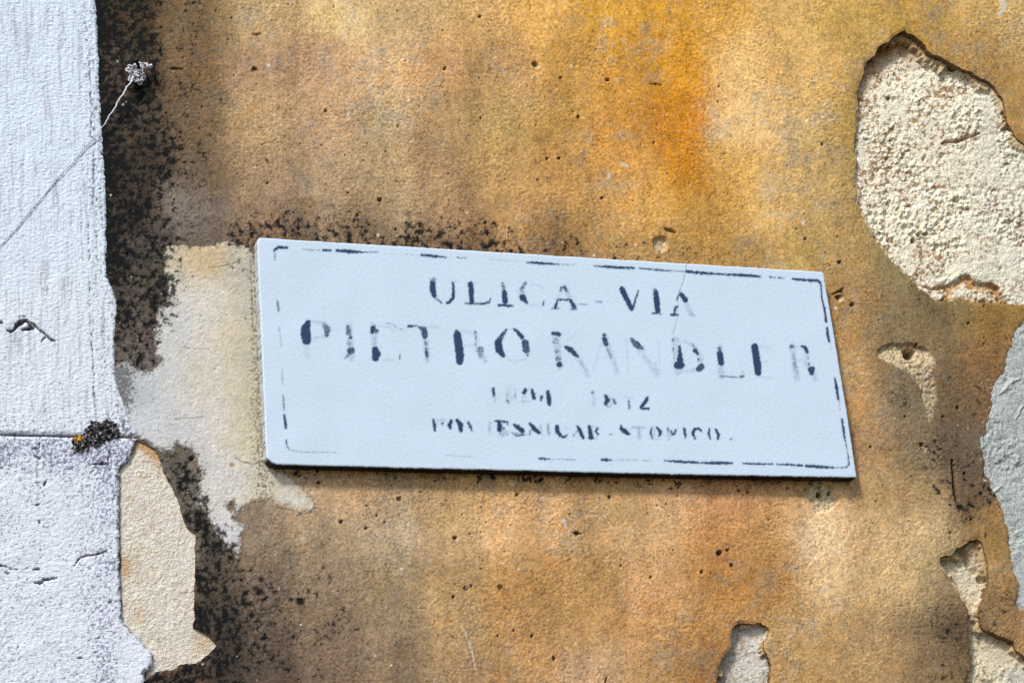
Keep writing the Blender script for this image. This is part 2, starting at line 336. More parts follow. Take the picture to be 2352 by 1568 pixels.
for _r in _T:
    if _r[1] < 160 and _r[0] < 1300: _r[2:] += (4, -4, 2)
    if 2020 < _r[0] < 2300 and 600 < _r[1] < 1110: _r[2:] -= (20, 11, 3)
    if 2100 < _r[0] < 2260 and _r[1] > 1400: _r[2:] -= (14, 12, 6)
    if 1380 < _r[0] < 1620 and _r[1] < 420: _r[2:] += (5, -4, -10)
    if 520 < _r[0] < 1260: _r[2:] += (17, 15, 16) if _r[1] < 1000 else (14, 13, 13)
    if _r[0] >= 1260: _r[2:] += (0, 1, 5)
    if _r[0] < 620 and _r[1] > 1200: _r[2:] += (9, 9, 7)
    if _r[0] < 1000 and _r[1] > 1200: _r[2:] -= (8, 6, 3)
_T[:, 2:] = lin(np.clip(_l[:, None] + (_T[:, 2:] - _l[:, None]) * .95 + (_l[:, None] - 138) * .12 + np.array((9, 4, 1), np.float32), 5, 250)) / LIGHT; TONE = _T

# pits: explicit ones (u, v, radius, depth mm) and a scatter of small blow-holes
PITS = [(1652,1269,8,5),(1325,1223,6,2),(1928,602,5,3),(748,255,5,2),(584,158,6,1.5),(1506,193,4,1.5),(1022,158,5,2),(1103,38,5,2),(1230,146,8,2.5),(1396,183,5,4),(1329,268,5,4),(1288,178,4,4),(1478,56,4,3),
 (1257,364,4,3),(1284,364,4,3),(1115,512,5,3),(873,459,6,4),(1502,328,3,3),(1383,454,4,3),(1958,700,6,4),(1925,682,7,4),(1935,670,4,3),(2118,1020,7,3),(1972,40,5,3),(1962,25,4,3),(1850,548,4,3),(1930,602,4,3),(733,1107,5,5),(784,1197,5,4),(841,1213,4,3),(917,1145,7,2),(866,1183,3,3),(884,1199,3,3),
 (1045,1235,6,2.5),(1070,1352,7,2),(1041,1370,4,3),(1354,1520,4,4),(1272,1511,6,4),(1450,1553,6,4),(1180,1448,3,3),(1222,1460,4,4),(1143,1460,3,3),(1612,1313,5,3),(1630,1316,4,3),(1680,1297,5,3),(1671,1262,4,4),(1495,1325,4,3),(1562,1110,7,3),(1541,1121,5,3),(1697,1126,5,3),(1719,1130,4,4),(1188,1136,5,3),(1400,1140,5,3),
 (2215,1087,4,4),(2000,1026,4,3),(2066,1310,3,3),(1850,1400,4,3),(2262,1230,7,3),(2180,1224,6,3),(2290,1290,5,3),(2106,792,5,3),(2225,742,4,3),(2200,936,5,3),(2166,956,4,3),(690,1380,10,1.5),(440,1053,8,3),(1908,1132,6,6),(1885,1134,7,9)]
_pr = np.random.default_rng(42)
_np = 1100
_pu = _pr.uniform(240, 2360, _np); _pv = _pr.uniform(-10, 1580, _np); _prr = np.minimum(1.2 + _pr.exponential(0.45, _np), 3.6)
ALLPITS = PITS + [(a, b, r, r * 0.8) for a, b, r in zip(_pu, _pv, _prr)]
SPECKS = [(_pr.uniform(240, 2360), _pr.uniform(-10, 1580), 1.2 + _pr.exponential(.7)) for _ in range(260)]
SLITS = [ # tapered cuts in the ochre coat: (points with width), depth mm
 ([(2187,1056,4),(2191,1085,8),(2193,1118,10),(2199,1150,9),(2205,1176,5)],11),
 ([(1529,526,5),(1540,529,7),(1552,534,4)],6),
 ([(392,158,1),(402,157,4),(420,160,1)],4),([(580,78,3),(590,80,4),(600,76,2)],2),([(1492,193,2),(1520,195,3)],2),
 ([(1318,1222,3),(1334,1225,4)],3),([(612,366,3),(620,376,3)],3),([(1215,2,2),(1220,10,3),(1217,30,2)],1.5),([(1394,1556,4),(1390,1580,3)],3),
 ([(1866,1103,4),(1861,1108,3)],3),([(1912,676,3),(1930,668,5),(1938,662,3)],4)]
def accum_pits(u, v):
    """depth in metres of pits, and a mask of the pits"""
    shp = u.shape; D = np.zeros(shp, np.float32); Mk = np.zeros(shp, np.float32)
    # locate by columns/rows on the near-regular grid
    for (a, b, r, dp) in ALLPITS:
        i0 = np.searchsorted(u[:, shp[1] // 2], a - r * 3 - 60); i1 = np.searchsorted(u[:, shp[1] // 2], a + r * 3 + 60)
        if i1 <= i0: continue
        vv = -v[(i0 + i1) // 2 if (i0 + i1) // 2 < shp[0] else -1, :]
        j0 = np.searchsorted(vv, -b - r * 3 - 20); j1 = np.searchsorted(vv, -b + r * 3 + 20)
        if j1 <= j0: continue
        s = (slice(i0, i1), slice(j0, j1))
        d = np.hypot((u[s] - a) * .92, v[s] - b) / (r * .78 + .3) + 0.35 * gn(u[s] / (r * 1.2), v[s] / (r * 1.2), 60)
        m = 1 - sstep(0.6, 1.15, d)
        D[s] = np.maximum(D[s], m * dp * 0.001); Mk[s] = np.maximum(Mk[s], m)
    return D, Mk

def specks(u, v):
    M = np.zeros(u.shape, np.float32)
    for (a, b, r) in SPECKS:
        i0 = np.searchsorted(u[:, u.shape[1] // 2], a - 60); i1 = np.searchsorted(u[:, u.shape[1] // 2], a + 60)
        if i1 <= i0: continue
        vv = -v[min((i0 + i1) // 2, u.shape[0] - 1), :]
        j0 = np.searchsorted(vv, -b - 25); j1 = np.searchsorted(vv, -b + 25)
        s = (slice(i0, i1), slice(j0, j1))
        M[s] = np.maximum(M[s], 1 - sstep(.5, 1.3, np.hypot(u[s] - a, v[s] - b) / r))
    return M

def warp(u, v, a, wl, seed, octs=3):
    return u + a * fbm(u, v, wl, octs, seed), v + a * fbm(u, v, wl, octs, seed + 7)

def pil_keep(u, v):
    """>0 right of the white stones' edge"""
    e = np.where(v < 1000, np.interp(v, PIL_EDGE[:, 0], PIL_EDGE[:, 1]), np.interp(v, PIL_LOW[:, 0], PIL_LOW[:, 1]))
    return u - e

def grime_mask(u, v):
    den = field(GRIME, u, v, 32, bgw=0.12, bgv=0.0)[..., 0]
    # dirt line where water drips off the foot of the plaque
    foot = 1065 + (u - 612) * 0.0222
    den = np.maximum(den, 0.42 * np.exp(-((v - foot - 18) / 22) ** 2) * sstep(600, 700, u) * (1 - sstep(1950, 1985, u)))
    n = fbm(u, v, 70, 6, 3, 0.62)
    n2 = fbm(u, v, 15, 3, 30, 0.6)
    pe = u - np.where(v < 1000, np.interp(v, PIL_EDGE[:, 0], PIL_EDGE[:, 1]), 9999)
    den = den + .30 * np.exp(-(pe / 16) ** 2) * (1 - sstep(560, 700, v)) * (pe > -30)
    n3 = fbm(u, v, 5.5, 2, 34, 0.7)
    q = den + 0.75 * n + 0.65 * n2 + 0.40 * n3
    soft = sstep(0.22, 0.92, q) * np.minimum(1, den * 2.2)   # grey-brown staining
    blot = sstep(0.57, 0.77, den * .84 + 0.62 * n + 0.95 * n2 + 0.34 * n3) * sstep(.12, .3, den)   # black crust blotches
    return soft * (.62 + .38 * np.clip(den, 0, 1)), blot

def ochre_keep(u, v):
    wu, wv = warp(u, v, 5.0, 26, 11, 4)
    s = np.full(u.shape, 60.0, np.float32)
    for H in (HOLE_A, HOLE_B, HOLE_C, HOLE_D): s = np.minimum(s, -poly_sdf(wu, wv, H))
    wu, wv = warp(u, v, 9.0, 30, 21, 4)
    s = np.minimum(s, -poly_sdf(wu, wv, HOLE_E))
    s = np.minimum(s, u - np.where(v < 1000, np.interp(v, PIL_EDGE[:, 0], PIL_EDGE[:, 1]), np.minimum(260, 330)) + 16)
    return s
def scars(u, v):
    wu, wv = warp(u, v, 5.0, 20, 51, 4)
    f = poly_sdf(wu, wv, SCAR_F); g = poly_sdf(wu, wv, SCAR_G)
    ch = 18 - np.hypot(wu - 1518, (wv - 560) * .9)              # round chip above the plaque
    sm = np.maximum(9 - np.hypot(wu - 1931, wv - 686), 8 - np.hypot(wu - 1232, (wv - 153) * 1.2))
    sm = np.maximum(sm, 9 - np.hypot((wu - 2128) * .7, wv - 1030))
    return f, g, ch, sm
def ochre_Y(u, v, S):
    y = 0.0016 * fbm(u, v, 420, 2, 40) + 0.00065 * fbm(u, v, 46, 3, 41) - 0.0006 * fbm(u, v, 8, 2, 44, 0.9, 0.8) * (.35 + 1.1 * sstep(-.25, .25, fbm(u, v, 170, 3, 43)))
    D, _ = accum_pits(u, v)
    f, g, ch, sm = scars(u, v)
    rough = 0.0032 * fbm(u, v, 12, 3, 46, .8)
    for s, dp in ((f, 0.0009 + 0.0048 * (1 - sstep(792, 850, v + .12 * np.abs(u - 2075)))), (g, 0.003), (ch, 0.0052), (sm, 0.0022)):
        y = y + np.where(s > 0, sstep(0, 3.0, s) * (dp + rough), 0)
    # screw hole in the big scar
    d = np.hypot((u - 2091) * .95, v - 811 + 1) + 2.5 * gn(u / 9, v / 9, 48)
    y = y + 0.026 * (1 - sstep(11, 15, d))
    d = np.hypot(u - 1885, v - 1134)
    y = y + 0.016 * (1 - sstep(5, 8.5, d))
    y = y + D
    for pts, dp in SLITS:
        a = np.zeros(u.shape, np.float32); wu = u + 1.5 * gn(u / 9, v / 9, 49)
        stroke(a, wu, v, pts, 1.0, 1.0); y = y + a * dp * 0.001
    if S is not None: y = y + 0.0009 * (1 - sstep(0, 7, S)) * (0.4 + 1.2 * np.clip(fbm(u, v, 40, 2, 47) + .4, 0, 1))   # worn arris
    return y.astype(np.float32)
def apply_grime(c, u, v, k=1.0):
    soft, blot = grime_mask(u, v)
    olive = sstep(0, 1, 1 - v / 260)
    gcol = mix(pig(47, 44, 40), pig(48, 48, 28), olive * .7)
    var = 1 + 1.5 * fbm(u, v, 10, 3, 71, .8)[..., None]
    c = mix(c, gcol * var, soft * 0.9 * k)
    crust = pig(17, 17, 18) * (1 + 0.5 * fbm(u, v, 12, 2, 72)[..., None])
    return mix(c, crust, blot * 0.94 * k)
def ochre_tint(u, v):
    wu, wv = warp(u, v, 34, 120, 80, 5)
    c = field(TONE, wu, wv, 42)
    st = fbm(u, v, 80, 4, 85, 0.65, 4.5)                         # rain-run streaks
    c = c * (1 + 0.34 * st)[..., None]
    big = fbm(u, v, 120, 5, 90, 0.62); med = fbm(u, v, 30, 4, 95, 0.8); fine = fbm(u, v, 7, 2, 98, .9)
    k = rng.random(u.shape); grit = fbm(u, v, 15, 3, 99, .95)
    c = c * (1 + 0.20 * big + 0.36 * med + 0.30 * grit + 0.40 * fine + rng.normal(0, .09, u.shape) - .50 * (k < .045) + .28 * (k > .985))[..., None]
    lum = c.mean(-1, keepdims=True)
    gm = sstep(-0.02, 0.22, fbm(u, v, 64, 6, 101, .85))
    c = mix(c, lum * np.array((1.12, 0.98, 0.76), np.float32) * 0.95, gm * 0.42 * sstep(-.16, .22, fbm(u, v, 330, 3, 121)))
    rust = sstep(0.02, 0.24, fbm(u, v, 50, 6, 108, .9))
    c = c * mix(np.ones(3, np.float32), np.array((1.06, 0.87, 0.58), np.float32), rust * 0.45 * sstep(-.2, .2, fbm(u, v, 260, 3, 125)))
    f, g, ch, sm = scars(u, v)
    s = np.maximum.reduce([sstep(-3, 6, f + (14 * fbm(u, v, 12, 3, 119, .9)) * sstep(800, 840, v)), sstep(0, 5, g), sstep(0, 5, ch), sstep(0, 5, sm)])
    pale = mix(pig(206, 188, 154), pig(170, 122, 62), sstep(.1, .55, fbm(u, v, 14, 3, 113, .8))) * (1 + .5 * fbm(u, v, 7, 2, 117, .9))[..., None]
    c = mix(c, pale, s * (.88 - .30 * sstep(810, 880, v) * (u > 2040)) * (.75 + .5 * np.clip(.5 + 2 * fbm(u, v, 11, 3, 127, .9), 0, 1)).clip(0, 1))
    for a_, b_, r_ in ((2091, 811, 13), (1885, 1134, 6)):
        c = mix(c, pig(34, 24, 16), (1 - sstep(r_ - 3, r_ + 1, np.hypot(u - a_, v - b_) + 2.5 * gn(u / 9, v / 9, 48))) * .9)  # shade down the two screw holes painted into the tint
    c = apply_grime(c, u, v)
    _, Mk = accum_pits(u, v)
    c = mix(c, pig(40, 28, 18), Mk * 0.8)                       # shade inside the blow-holes, put into the colour
    for a, b, r in ((584,158,7),(690,1382,11),(1130,556,8),(1140,560,7),(1010,575,6),(880,560,7),(945,562,6),(1148,1346,7),(560,1385,8),(300,470,8),(600,1330,7),(586,1352,6)):
        d = np.hypot(u - a, v - b) + 4 * gn(u / 7, v / 7, 77)
        c = mix(c, pig(30, 24, 20), (1 - sstep(r - 3, r + 2, d)) * .85)
    dk = np.zeros(u.shape, np.float32)
    for pts, dp in SLITS: stroke(dk, u + 1.5 * gn(u / 9, v / 9, 49), v, [(a, b, max(w - 1.5, 1)) for a, b, w in pts], 1, 1.0)
    c = mix(c, pig(26, 19, 14), dk * .88)                        # darkness of the deep cracks painted in as shade
    sc_ = np.zeros(u.shape, np.float32)
    for pts in ([(1059,1432,2),(1068,1455,4),(1076,1470,2),(1085,1505,4),(1092,1538,3)], [(2300,0,10),(2306,12,14),(2300,28,10),(2295,36,5)], [(1428,375,6),(1442,381,7)], [(1398,398,4),(1398,410,5)], [(1296,1194,8),(1300,1206,6)], [(1430,90,2),(1438,104,3)], [(860,235,2),(872,262,3)]):
        stroke(sc_, u + 3 * gn(u / 8, v / 8, 79), v, pts, 1, 1.5)
    c = mix(c, pig(205, 200, 184), sc_ * .8)
    c = mix(c, pig(225, 220, 205), specks(u, v) * .75)
    return c

wall = thing("plaster_wall", "weathered ochre plaster house wall with peeled patches and black mould", "wall", (0, 0, 0))
XL, XR = -3.0, 3.2
def xz_bounds(u0, v0, u1, v1, Y=0.0):
    P = [d2w(a, b, Y) for a in (u0, u1) for b in (v0, v1)]
    return min(p[0] for p in P), max(p[0] for p in P), min(p[1] for p in P), max(p[1] for p in P)
fx0, fx1, fz0, fz1 = xz_bounds(230, -15, 2370, 1583)
gx0, gx1, gz0, gz1 = xz_bounds(-15, -15, 2370, 1583)
STEP = 0.00108
PLX = xz_bounds(-250, 700, 0, 800)[0]           # outer corner of the white stones
SIGN_T = 0.0165
def under_sign(u, v):
    return (u > 660) & (u < 1840) & (v > 660) & (v < 1030)
xs = lines(fx0, fx1, STEP, fx0 - 0.02, XR); zs = lines(fz0, fz1, STEP, 0.0, 4.4)
sheet("plaster_coat", xs, zs, ochre_Y, ochre_keep, ochre_tint, M_ochre, wall, skirt=0.026,
      skirt_tint=lambda P: np.hstack([np.tile(pig(122, 98, 66), (len(P), 1))]), drop=under_sign)
box("masonry", (PLX + 0.004, 0.032, 0.0), (XR, 0.36, 4.4), M_mason, wall)

# rough undercoat laid bare inside each break
def rim(u, v, H, seed):
    wu, wv = warp(u, v, 9, 20, seed + 40, 4)
    return 1 - sstep(0, 2.5, poly_sdf(wu, wv, H, 40) - 2 - 34 * fbm(u, v, 60, 4, seed + 50, .7))
def under(name, H, depthf, tintf, mat, seed, amp, label=None, pad=14, wl=11, ledge=False):
    P = np.array(H)
    x0, x1, z0, z1 = xz_bounds(P[:, 0].min() - pad, P[:, 1].min() - pad, P[:, 0].max() + pad, P[:, 1].max() + pad)
    def Y(u, v, S):
        n = fbm(u, v, wl * 2.4, 4, seed, 0.75) ; r = fbm(u, v, wl, 2, seed + 5, .7)
        d = depthf(u, v); lump = .35 + 1.3 * sstep(-.25, .3, fbm(u, v, 110, 3, seed + 70)); n = n * lump; r = r * lump + .6 * fbm(u, v, 38, 2, seed + 74)
        if ledge:                                                # broken intermediate layer left along the rim
            L = rim(u, v, H, seed)
            return (d * (1 - .5 * L) + amp * (.5 + .5 * (1 - L)) * (n * 0.9 + r * 0.8)).astype(np.float32)
        return (depthf(u, v) + amp * (n * 0.9 + r * 0.8)).astype(np.float32)
    tf = tintf
    if ledge: tintf = lambda u, v: mix(tf(u, v), pig(192, 164, 118) * (1 + .5 * fbm(u, v, 8, 3, seed + 60, .9))[..., None], rim(u, v, H, seed) * .75)
    def K(u, v): return poly_sdf(u, v, H, 40) + pad * .8
    o = sheet(name, np.arange(x0, x1, STEP * 1.1), np.arange(z0, z1, STEP * 1.1), Y, K, tintf, mat, wall)
    if label: o['label'] = label
    return o
def seg(u, v, pts, soft=2):
    a = np.zeros(u.shape, np.float32); stroke(a, u, v, pts, 1, soft); return a
POCKET = tr([(470,1375),(520,1380),(545,1372),(590,1366),(605,1362),(640,1345),(655,1322),(700,1320),(730,1352),(765,1358),(800,1357),(858,1382),(852,1400),(900,1480),(500,1480),(580,1430),(585,1400),(540,1395),(500,1395)], .4761, 1894.9, 0)
def dA(u, v):
    d = 0.0215 - 0.0125 * sstep(60, 260, v) - 0.0055 * sstep(200, 620, v) - 0.001 * sstep(2050, 1990, u)
    wu, wv = warp(u, v, 5, 18, 131, 3)
    p = poly_sdf(wu, wv, POCKET, 30)
    d = d + 0.006 * sstep(-1, 3, p) * (1 - 0.8 * sstep(0, 26, p))
    d = d + 0.006 * seg(wu, wv, [(2170,322,3),(2205,318,8),(2240,307,7),(2256,301,2)], 2)
    for a, b, r in ((2112,538,6),(2100,553,6),(2118,546,4),(2302,615,5),(2050,220,5),(2062,220,6),(2030,157,4),(2170,352,7),(2080,357,4),(2128,360,5)):
        d = d + 0.004 * (1 - sstep(r * .5, r * 1.1, np.hypot(u - a, v - b)))
    return d
def cream(u, v, base, dirt, amt, seed, wl=16, th=.12):
    c = np.broadcast_to(base, u.shape + (3,)).astype(np.float32)
    c = c * (1 + 0.10 * fbm(u, v, 60, 4, seed) + 0.22 * fbm(u, v, 7, 2, seed + 9, .9) + rng.normal(0, .03, u.shape))[..., None]
    d = sstep(th - .03, th + .14, fbm(u, v, wl, 3, seed + 20, .7) + .55 * fbm(u, v, 90, 3, seed + 24))
    return mix(c, dirt * (1 + .25 * fbm(u, v, 12, 2, seed + 28))[..., None], d * amt)
def tA(u, v):
    c = cream(u, v, pig(240, 231, 208), pig(146, 100, 42), .8, 140, 11, .16)
    c = mix(c, c * .62 + pig(205, 206, 200) * .38, sstep(2180, 2300, u) * .7)
    wu, wv = warp(u, v, 12, 30, 150, 3)
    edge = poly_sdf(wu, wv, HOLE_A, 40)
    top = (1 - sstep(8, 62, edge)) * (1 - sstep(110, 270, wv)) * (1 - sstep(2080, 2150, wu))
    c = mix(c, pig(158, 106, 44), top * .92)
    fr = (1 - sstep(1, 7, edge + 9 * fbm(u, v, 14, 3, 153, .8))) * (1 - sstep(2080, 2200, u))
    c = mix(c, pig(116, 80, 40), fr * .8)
    p = poly_sdf(wu, wv, POCKET, 30)
    c = mix(c, pig(176, 124, 44), sstep(-2, 4, p) * (1 - sstep(6, 30, p)) * .8 )
    c = mix(c, pig(140, 98, 40), seg(wu, wv, [(2165,322,5),(2205,318,8),(2256,301,3)], 2) * .8)
    for a, b, r in ((2050,220,8),(2081,357,4),(2126,361,4),(2112,540,7),(2100,553,6)):
        c = mix(c, pig(84, 62, 40), (1 - sstep(r * .4, r * 1.3, np.hypot(wu - a, wv - b))) * .7)
    return c
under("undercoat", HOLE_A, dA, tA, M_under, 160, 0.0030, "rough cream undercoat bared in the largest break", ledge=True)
under("undercoat", HOLE_B, lambda u, v: 0.012 - 0.004 * sstep(1690, 1760, u) + 0.002 * sstep(1500, 1440, v),
      lambda u, v: mix(cream(u, v, pig(206, 200, 190), pig(150, 112, 60), .6, 180, 10, .16), pig(120, 86, 44), (1 - sstep(1655, 1705, u + 10 * fbm(u, v, 18, 2, 188))) * .65),
      M_under, 190, 0.0016, ledge=True)
def dC(u, v):
    d = 0.0125 + 0 * u
    wu, wv = warp(u, v, 4, 16, 201, 3)
    rid = poly_sdf(wu, wv, tr([(1960,155),(2000,215),(2020,270),(2060,300),(2095,350),(2130,420),(2140,250),(2090,100),(2030,70)], .34082, 1550.4, 1205.8), 20)
    d = d - 0.0045 * sstep(-2, 3, rid)
    d = d + 0.005 * seg(wu, wv, tr([(1965,160,8),(1995,215,12),(2020,275,14),(2060,305,10),(2095,345,16),(2110,365,8)], .34082, 1550.4, 1205.8), 2) 
    d = d - 0.003 * sstep(1330, 1400, v) * (1 - sstep(1410, 1440, v)) - 0.003 * sstep(1470, 1560, v)
    return d
def tC(u, v):
    c = cream(u, v, pig(216, 204, 176), pig(128, 96, 52), .65, 210, 11, .12)
    c = mix(c, pig(206, 206, 196), sstep(1500, 1560, v) * sstep(2290, 2340, u) * .7)
    c = mix(c, pig(128, 112, 92), (1 - sstep(1400, 1440, np.abs(v - 1415) * 3 + 1380)) * .5)
    c = mix(c, pig(140, 96, 48), (1 - sstep(1270, 1310, v + 8 * fbm(u, v, 20, 2, 219))) * .5)
    return c
under("undercoat", HOLE_C, dC, tC, M_under, 220, 0.0023, ledge=True)
def tD(u, v):
    c = cream(u, v, pig(224, 216, 202), pig(190, 164, 122), .4, 230, 18, .2)
    wu, wv = warp(u, v, 14, 40, 238, 3)
    c = mix(c, pig(190, 142, 76), np.maximum.reduce([(1 - sstep(6, 26, poly_sdf(wu, wv, HOLE_D, 40))) * (1 - sstep(1040, 1110, wv)),
            .8 * np.exp(-(((wu - 288) / 22) ** 2 + ((wv - 1300) / 30) ** 2)), .5 * np.exp(-(((wu - 320) / 22) ** 2 + ((wv - 1405) / 22) ** 2)), .55 * np.exp(-(((wu - 470) / 30) ** 2 + ((wv - 1475) / 26) ** 2))]) * .8)
    e = u - np.interp(v, PIL_LOW[:, 0], PIL_LOW[:, 1])
    bl = sstep(.50, .66, np.exp(-(e / 11) ** 2) * .62 + .45 * fbm(u, v, 26, 5, 242, .7))
    return mix(c, pig(52, 48, 46), bl * .85)
under("undercoat", HOLE_D, lambda u, v: 0.0026 + 0.0008 * sstep(1440, 1480, v), tD, M_under, 250, 0.0007, "cream undercoat strip bared beside the white stone", wl=15)
def tE(u, v):
    c = cream(u, v, pig(182, 187, 184), pig(120, 118, 108), .5, 260, 12, .16)
    c = c * (1 + .14 * fbm(u, v, 90, 3, 266))[..., None]
    return mix(c, pig(140, 116, 78), sstep(.25, .6, fbm(u, v, 30, 3, 270)) * .5 * (1 - sstep(2270, 2330, u)))
def dE(u, v):
    d = 0.0012 + 0 * u
    for p in ([(2296,905,2),(2318,880,4),(2345,868,3)], [(2335,960,3),(2350,930,3)], [(2284,1130,3),(2300,1115,4)]):
        d = d - 0.0016 * seg(u + 4 * fbm(u, v, 20, 2, 281), v, p, 1.5)
    return d
under("cement_patch", HOLE_E, dE, tE, M_cement, 290, 0.0016)

# thin pale skim smeared over the ochre left of the plaque
def skim_keep(u, v):
    wu, wv = warp(u, v, 10, 34, 301, 5)
    s = poly_sdf(wu, wv, SKIM, 40)
    s = s + 5.0 * fbm(u, v, 10, 2, 306)
    for a, b, r in ((442,1053,9),(396,1050,7),(461,1177,11),(462,1220,9),(531,1163,8),(540,1050,0)):
        if r: s = np.minimum(s, np.hypot(u - a, v - b) - r + 3 * gn(u / 6, v / 6, 309))
    s = np.minimum(s, pil_keep(u, v) + 14)
    s = np.minimum(s, -poly_sdf(u, v, HOLE_D, 40) - 1.5)
    return s
def skim_tint(u, v):
    pts = [(400,580,205,192,160),(460,580,206,194,164),(540,580,200,190,160),(440,605,196,168,116),(480,590,196,166,112),(560,620,170,166,152),(420,660,206,202,188),(480,680,212,206,190),(540,680,204,192,162),(580,700,178,174,158),
           (400,760,200,200,192),(470,780,208,202,184),(540,780,206,192,160),(585,800,176,172,152),(300,900,176,178,176),(340,880,190,192,190),(400,880,202,202,194),(450,880,200,192,168),(490,900,210,204,190),(540,900,204,190,162),(590,920,178,170,140),
           (320,970,200,202,200),(400,990,198,198,192),(470,980,208,204,194),(540,1000,208,196,168),(590,1010,190,180,150),(420,1040,196,192,184),(480,1080,200,198,190),(540,1090,206,200,186),(600,1100,200,190,164),(680,1140,208,202,184),(500,1150,206,202,190),(600,1140,206,196,170),(520,1230,206,204,200)]
    A = np.array(pts, np.float32); A[:, 2:] += (4, 4, 9); A[:, 2:] = lin(A[:, 2:]) / LIGHT
    wu, wv = warp(u, v, 16, 50, 311, 3)
    c = np.minimum(field(A, wu, wv, 30), .84)
    c = c * (1 + 0.07 * fbm(u, v, 40, 5, 315, .65) + .09 * fbm(u, v, 9, 2, 320))[..., None]
    # fine black mould dots: denser beside the plaque and beside the stones
    den = .52 * np.exp(-((u - 590 - (v - 600) * .03) / 34) ** 2) + .5 * np.exp(-((u - 285) / 40) ** 2) * sstep(800, 860, v) * (1 - sstep(900, 1010, v)) + .30 * sstep(320, 280, u)
    dots = sstep(.46, .62, den + .75 * fbm(u, v, 7, 3, 325, .85))
    c = mix(c, pig(62, 62, 60), dots * .7)
    cr = np.zeros(u.shape, np.float32); x = u + 3 * fbm(u, v, 16, 2, 331); y = v + 4 * fbm(u, v, 16, 2, 333)
    for p in ([(480,613,1.5),(515,611,2),(545,602,3)], [(415,587,2),(416,625,4)], [(405,795,1.5),(430,798,2),(480,803,1.5)], [(400,962,1.5),(430,960,2),(470,958,1)], [(540,1052,2),(560,1062,3),(585,1066,3),(606,1055,4)], [(575,600,1.5),(578,690,2),(580,760,1.5)], [(590,1035,2),(604,1000,2.5),(600,985,2)], [(330,1018,2),(352,1030,3),(400,1026,2),(470,1030,1.5)], [(560,730,2),(585,735,2)], [(585,915,2),(600,917,2)]):
        stroke(cr, x, y, p, 1, .8)
    c = mix(c, pig(70, 60, 46), cr * .7)
    c = mix(c, pig(160, 122, 78), (1 - sstep(4, 7, np.hypot(u - 532, v - 1067))) * .8)
    e = skim_keep(u, v)
    oc = ochre_tint(u, v)
    low_ = sstep(1090, 1130, v) * sstep(540, 600, u)
    thin = 1 - sstep(-1, 9 + 16 * low_, e + 30 * fbm(u, v, 16, 4, 345, .85))
    c = mix(c, oc, thin * .85 * (1 - .8 * sstep(500, 560, u) * (1 - sstep(1060, 1100, v))))
    soft, blot = grime_mask(u, v)
    c = mix(c, pig(150, 148, 140), np.clip(soft * 1.2, 0, 1) * .6)
    ring = sstep(.50, .66, .50 * np.exp(-(e / 11) ** 2) * (1 - sstep(560, 590, u) * (v < 1060)) + .80 * fbm(u, v, 11, 3, 347, .9))
    c = mix(c, pig(74, 66, 56), ring * .75)
    c = c * (1 + .25 * fbm(u, v, 24, 4, 348, .85) - .35 * (rng.random(u.shape) < .03))[..., None]
    return mix(c, pig(40, 38, 36), blot * .9)
x0, x1, z0, z1 = xz_bounds(225, 535, 760, 1290)
sheet("skim_patch", np.arange(x0, x1, STEP), np.arange(z0, z1, STEP),
      lambda u, v, S: ochre_Y(u, v, None) * .5 - 0.0010 + 0.0008 * (1 - sstep(0, 8, S)) + 0.0003 * fbm(u, v, 8, 2, 341, .9) + 0.0001,
      skim_keep, skim_tint, M_skim, wall, skirt=0.0022, skirt_tint=pig(150, 136, 108), drop=under_sign)

# ------------------------------------------------------------------ white painted stones (left)
pil = thing("stone_pilaster", "white painted stone pilaster at the corner, left of the ochre plaster", "pilaster", (0, 0, 0))
def pil_cracks_up(u, v):
    a = np.zeros(u.shape, np.float32); x = u + 2.0 * fbm(u, v, 14, 2, 351); y = v + 2.5 * fbm(u, v, 14, 2, 353)
    for p in (tr([(-5,552,16),(18,566,5)], .4027, 0, 516.8), tr([(40,600,6),(62,612,14),(82,600,12),(98,572,22),(118,558,26),(145,548,16),(180,560,10),(205,580,8),(232,605,8),(268,632,6),(290,655,12),(315,662,5)], .4027, 0, 516.8),
              tr([(128,598,12),(160,596,16),(190,588,14),(165,572,10)], .4027, 0, 516.8), tr([(110,528,3),(145,520,4)], .4027, 0, 516.8), tr([(235,668,4),(262,640,5)], .4027, 0, 516.8)):
        stroke(a, x, y, [(q[0], q[1], q[2] * .44) for q in p], 1, 1.0)
    return a
def pil_line(u, v):
    a = np.zeros(u.shape, np.float32); x = u + 3.5 * fbm(u, v, 30, 3, 361)
    for p, o in (([(205,110,2.5),(208,200,2.5),(211,262,3),(208,300,4),(214,345,2),(216,400,3.5),(214,470,2)], 1), ([(203,520,2),(205,600,2.5)], 1), ([(188,515,2.5),(190,600,2)], .8), ([(205,640,2),(207,740,2.5),(212,810,2.5),(216,860,3),(216,905,4),(218,945,3)], 1), ([(233,350,2),(232,470,1.5)], .6), ([(222,520,1.5),(224,700,1.5)], .5), ([(150,640,1),(152,900,1)], .3)):
        stroke(a, x, v, p, o, .9)
    br = sstep(-.25, .30, fbm(u, v, 12, 3, 365, .7))            # breaks up along its length
    return a * br
def white_relief(u, v, lower):
    rip = fbm(u, v, 11, 3, 371, 1.0, .42)                        # roller ripples, wider than tall
    y = -0.0010 * rip + 0.0006 * fbm(u, v, 70, 3, 375)
    if lower: y = -0.0008 * fbm(u, v, 11, 3, 381, .75, .8) + 0.001 * fbm(u, v, 80, 3, 385)
    else: y = y - 0.0004 * fbm(u, v, 6, 2, 388, .6, 14)          # vertical brush marks
    return y
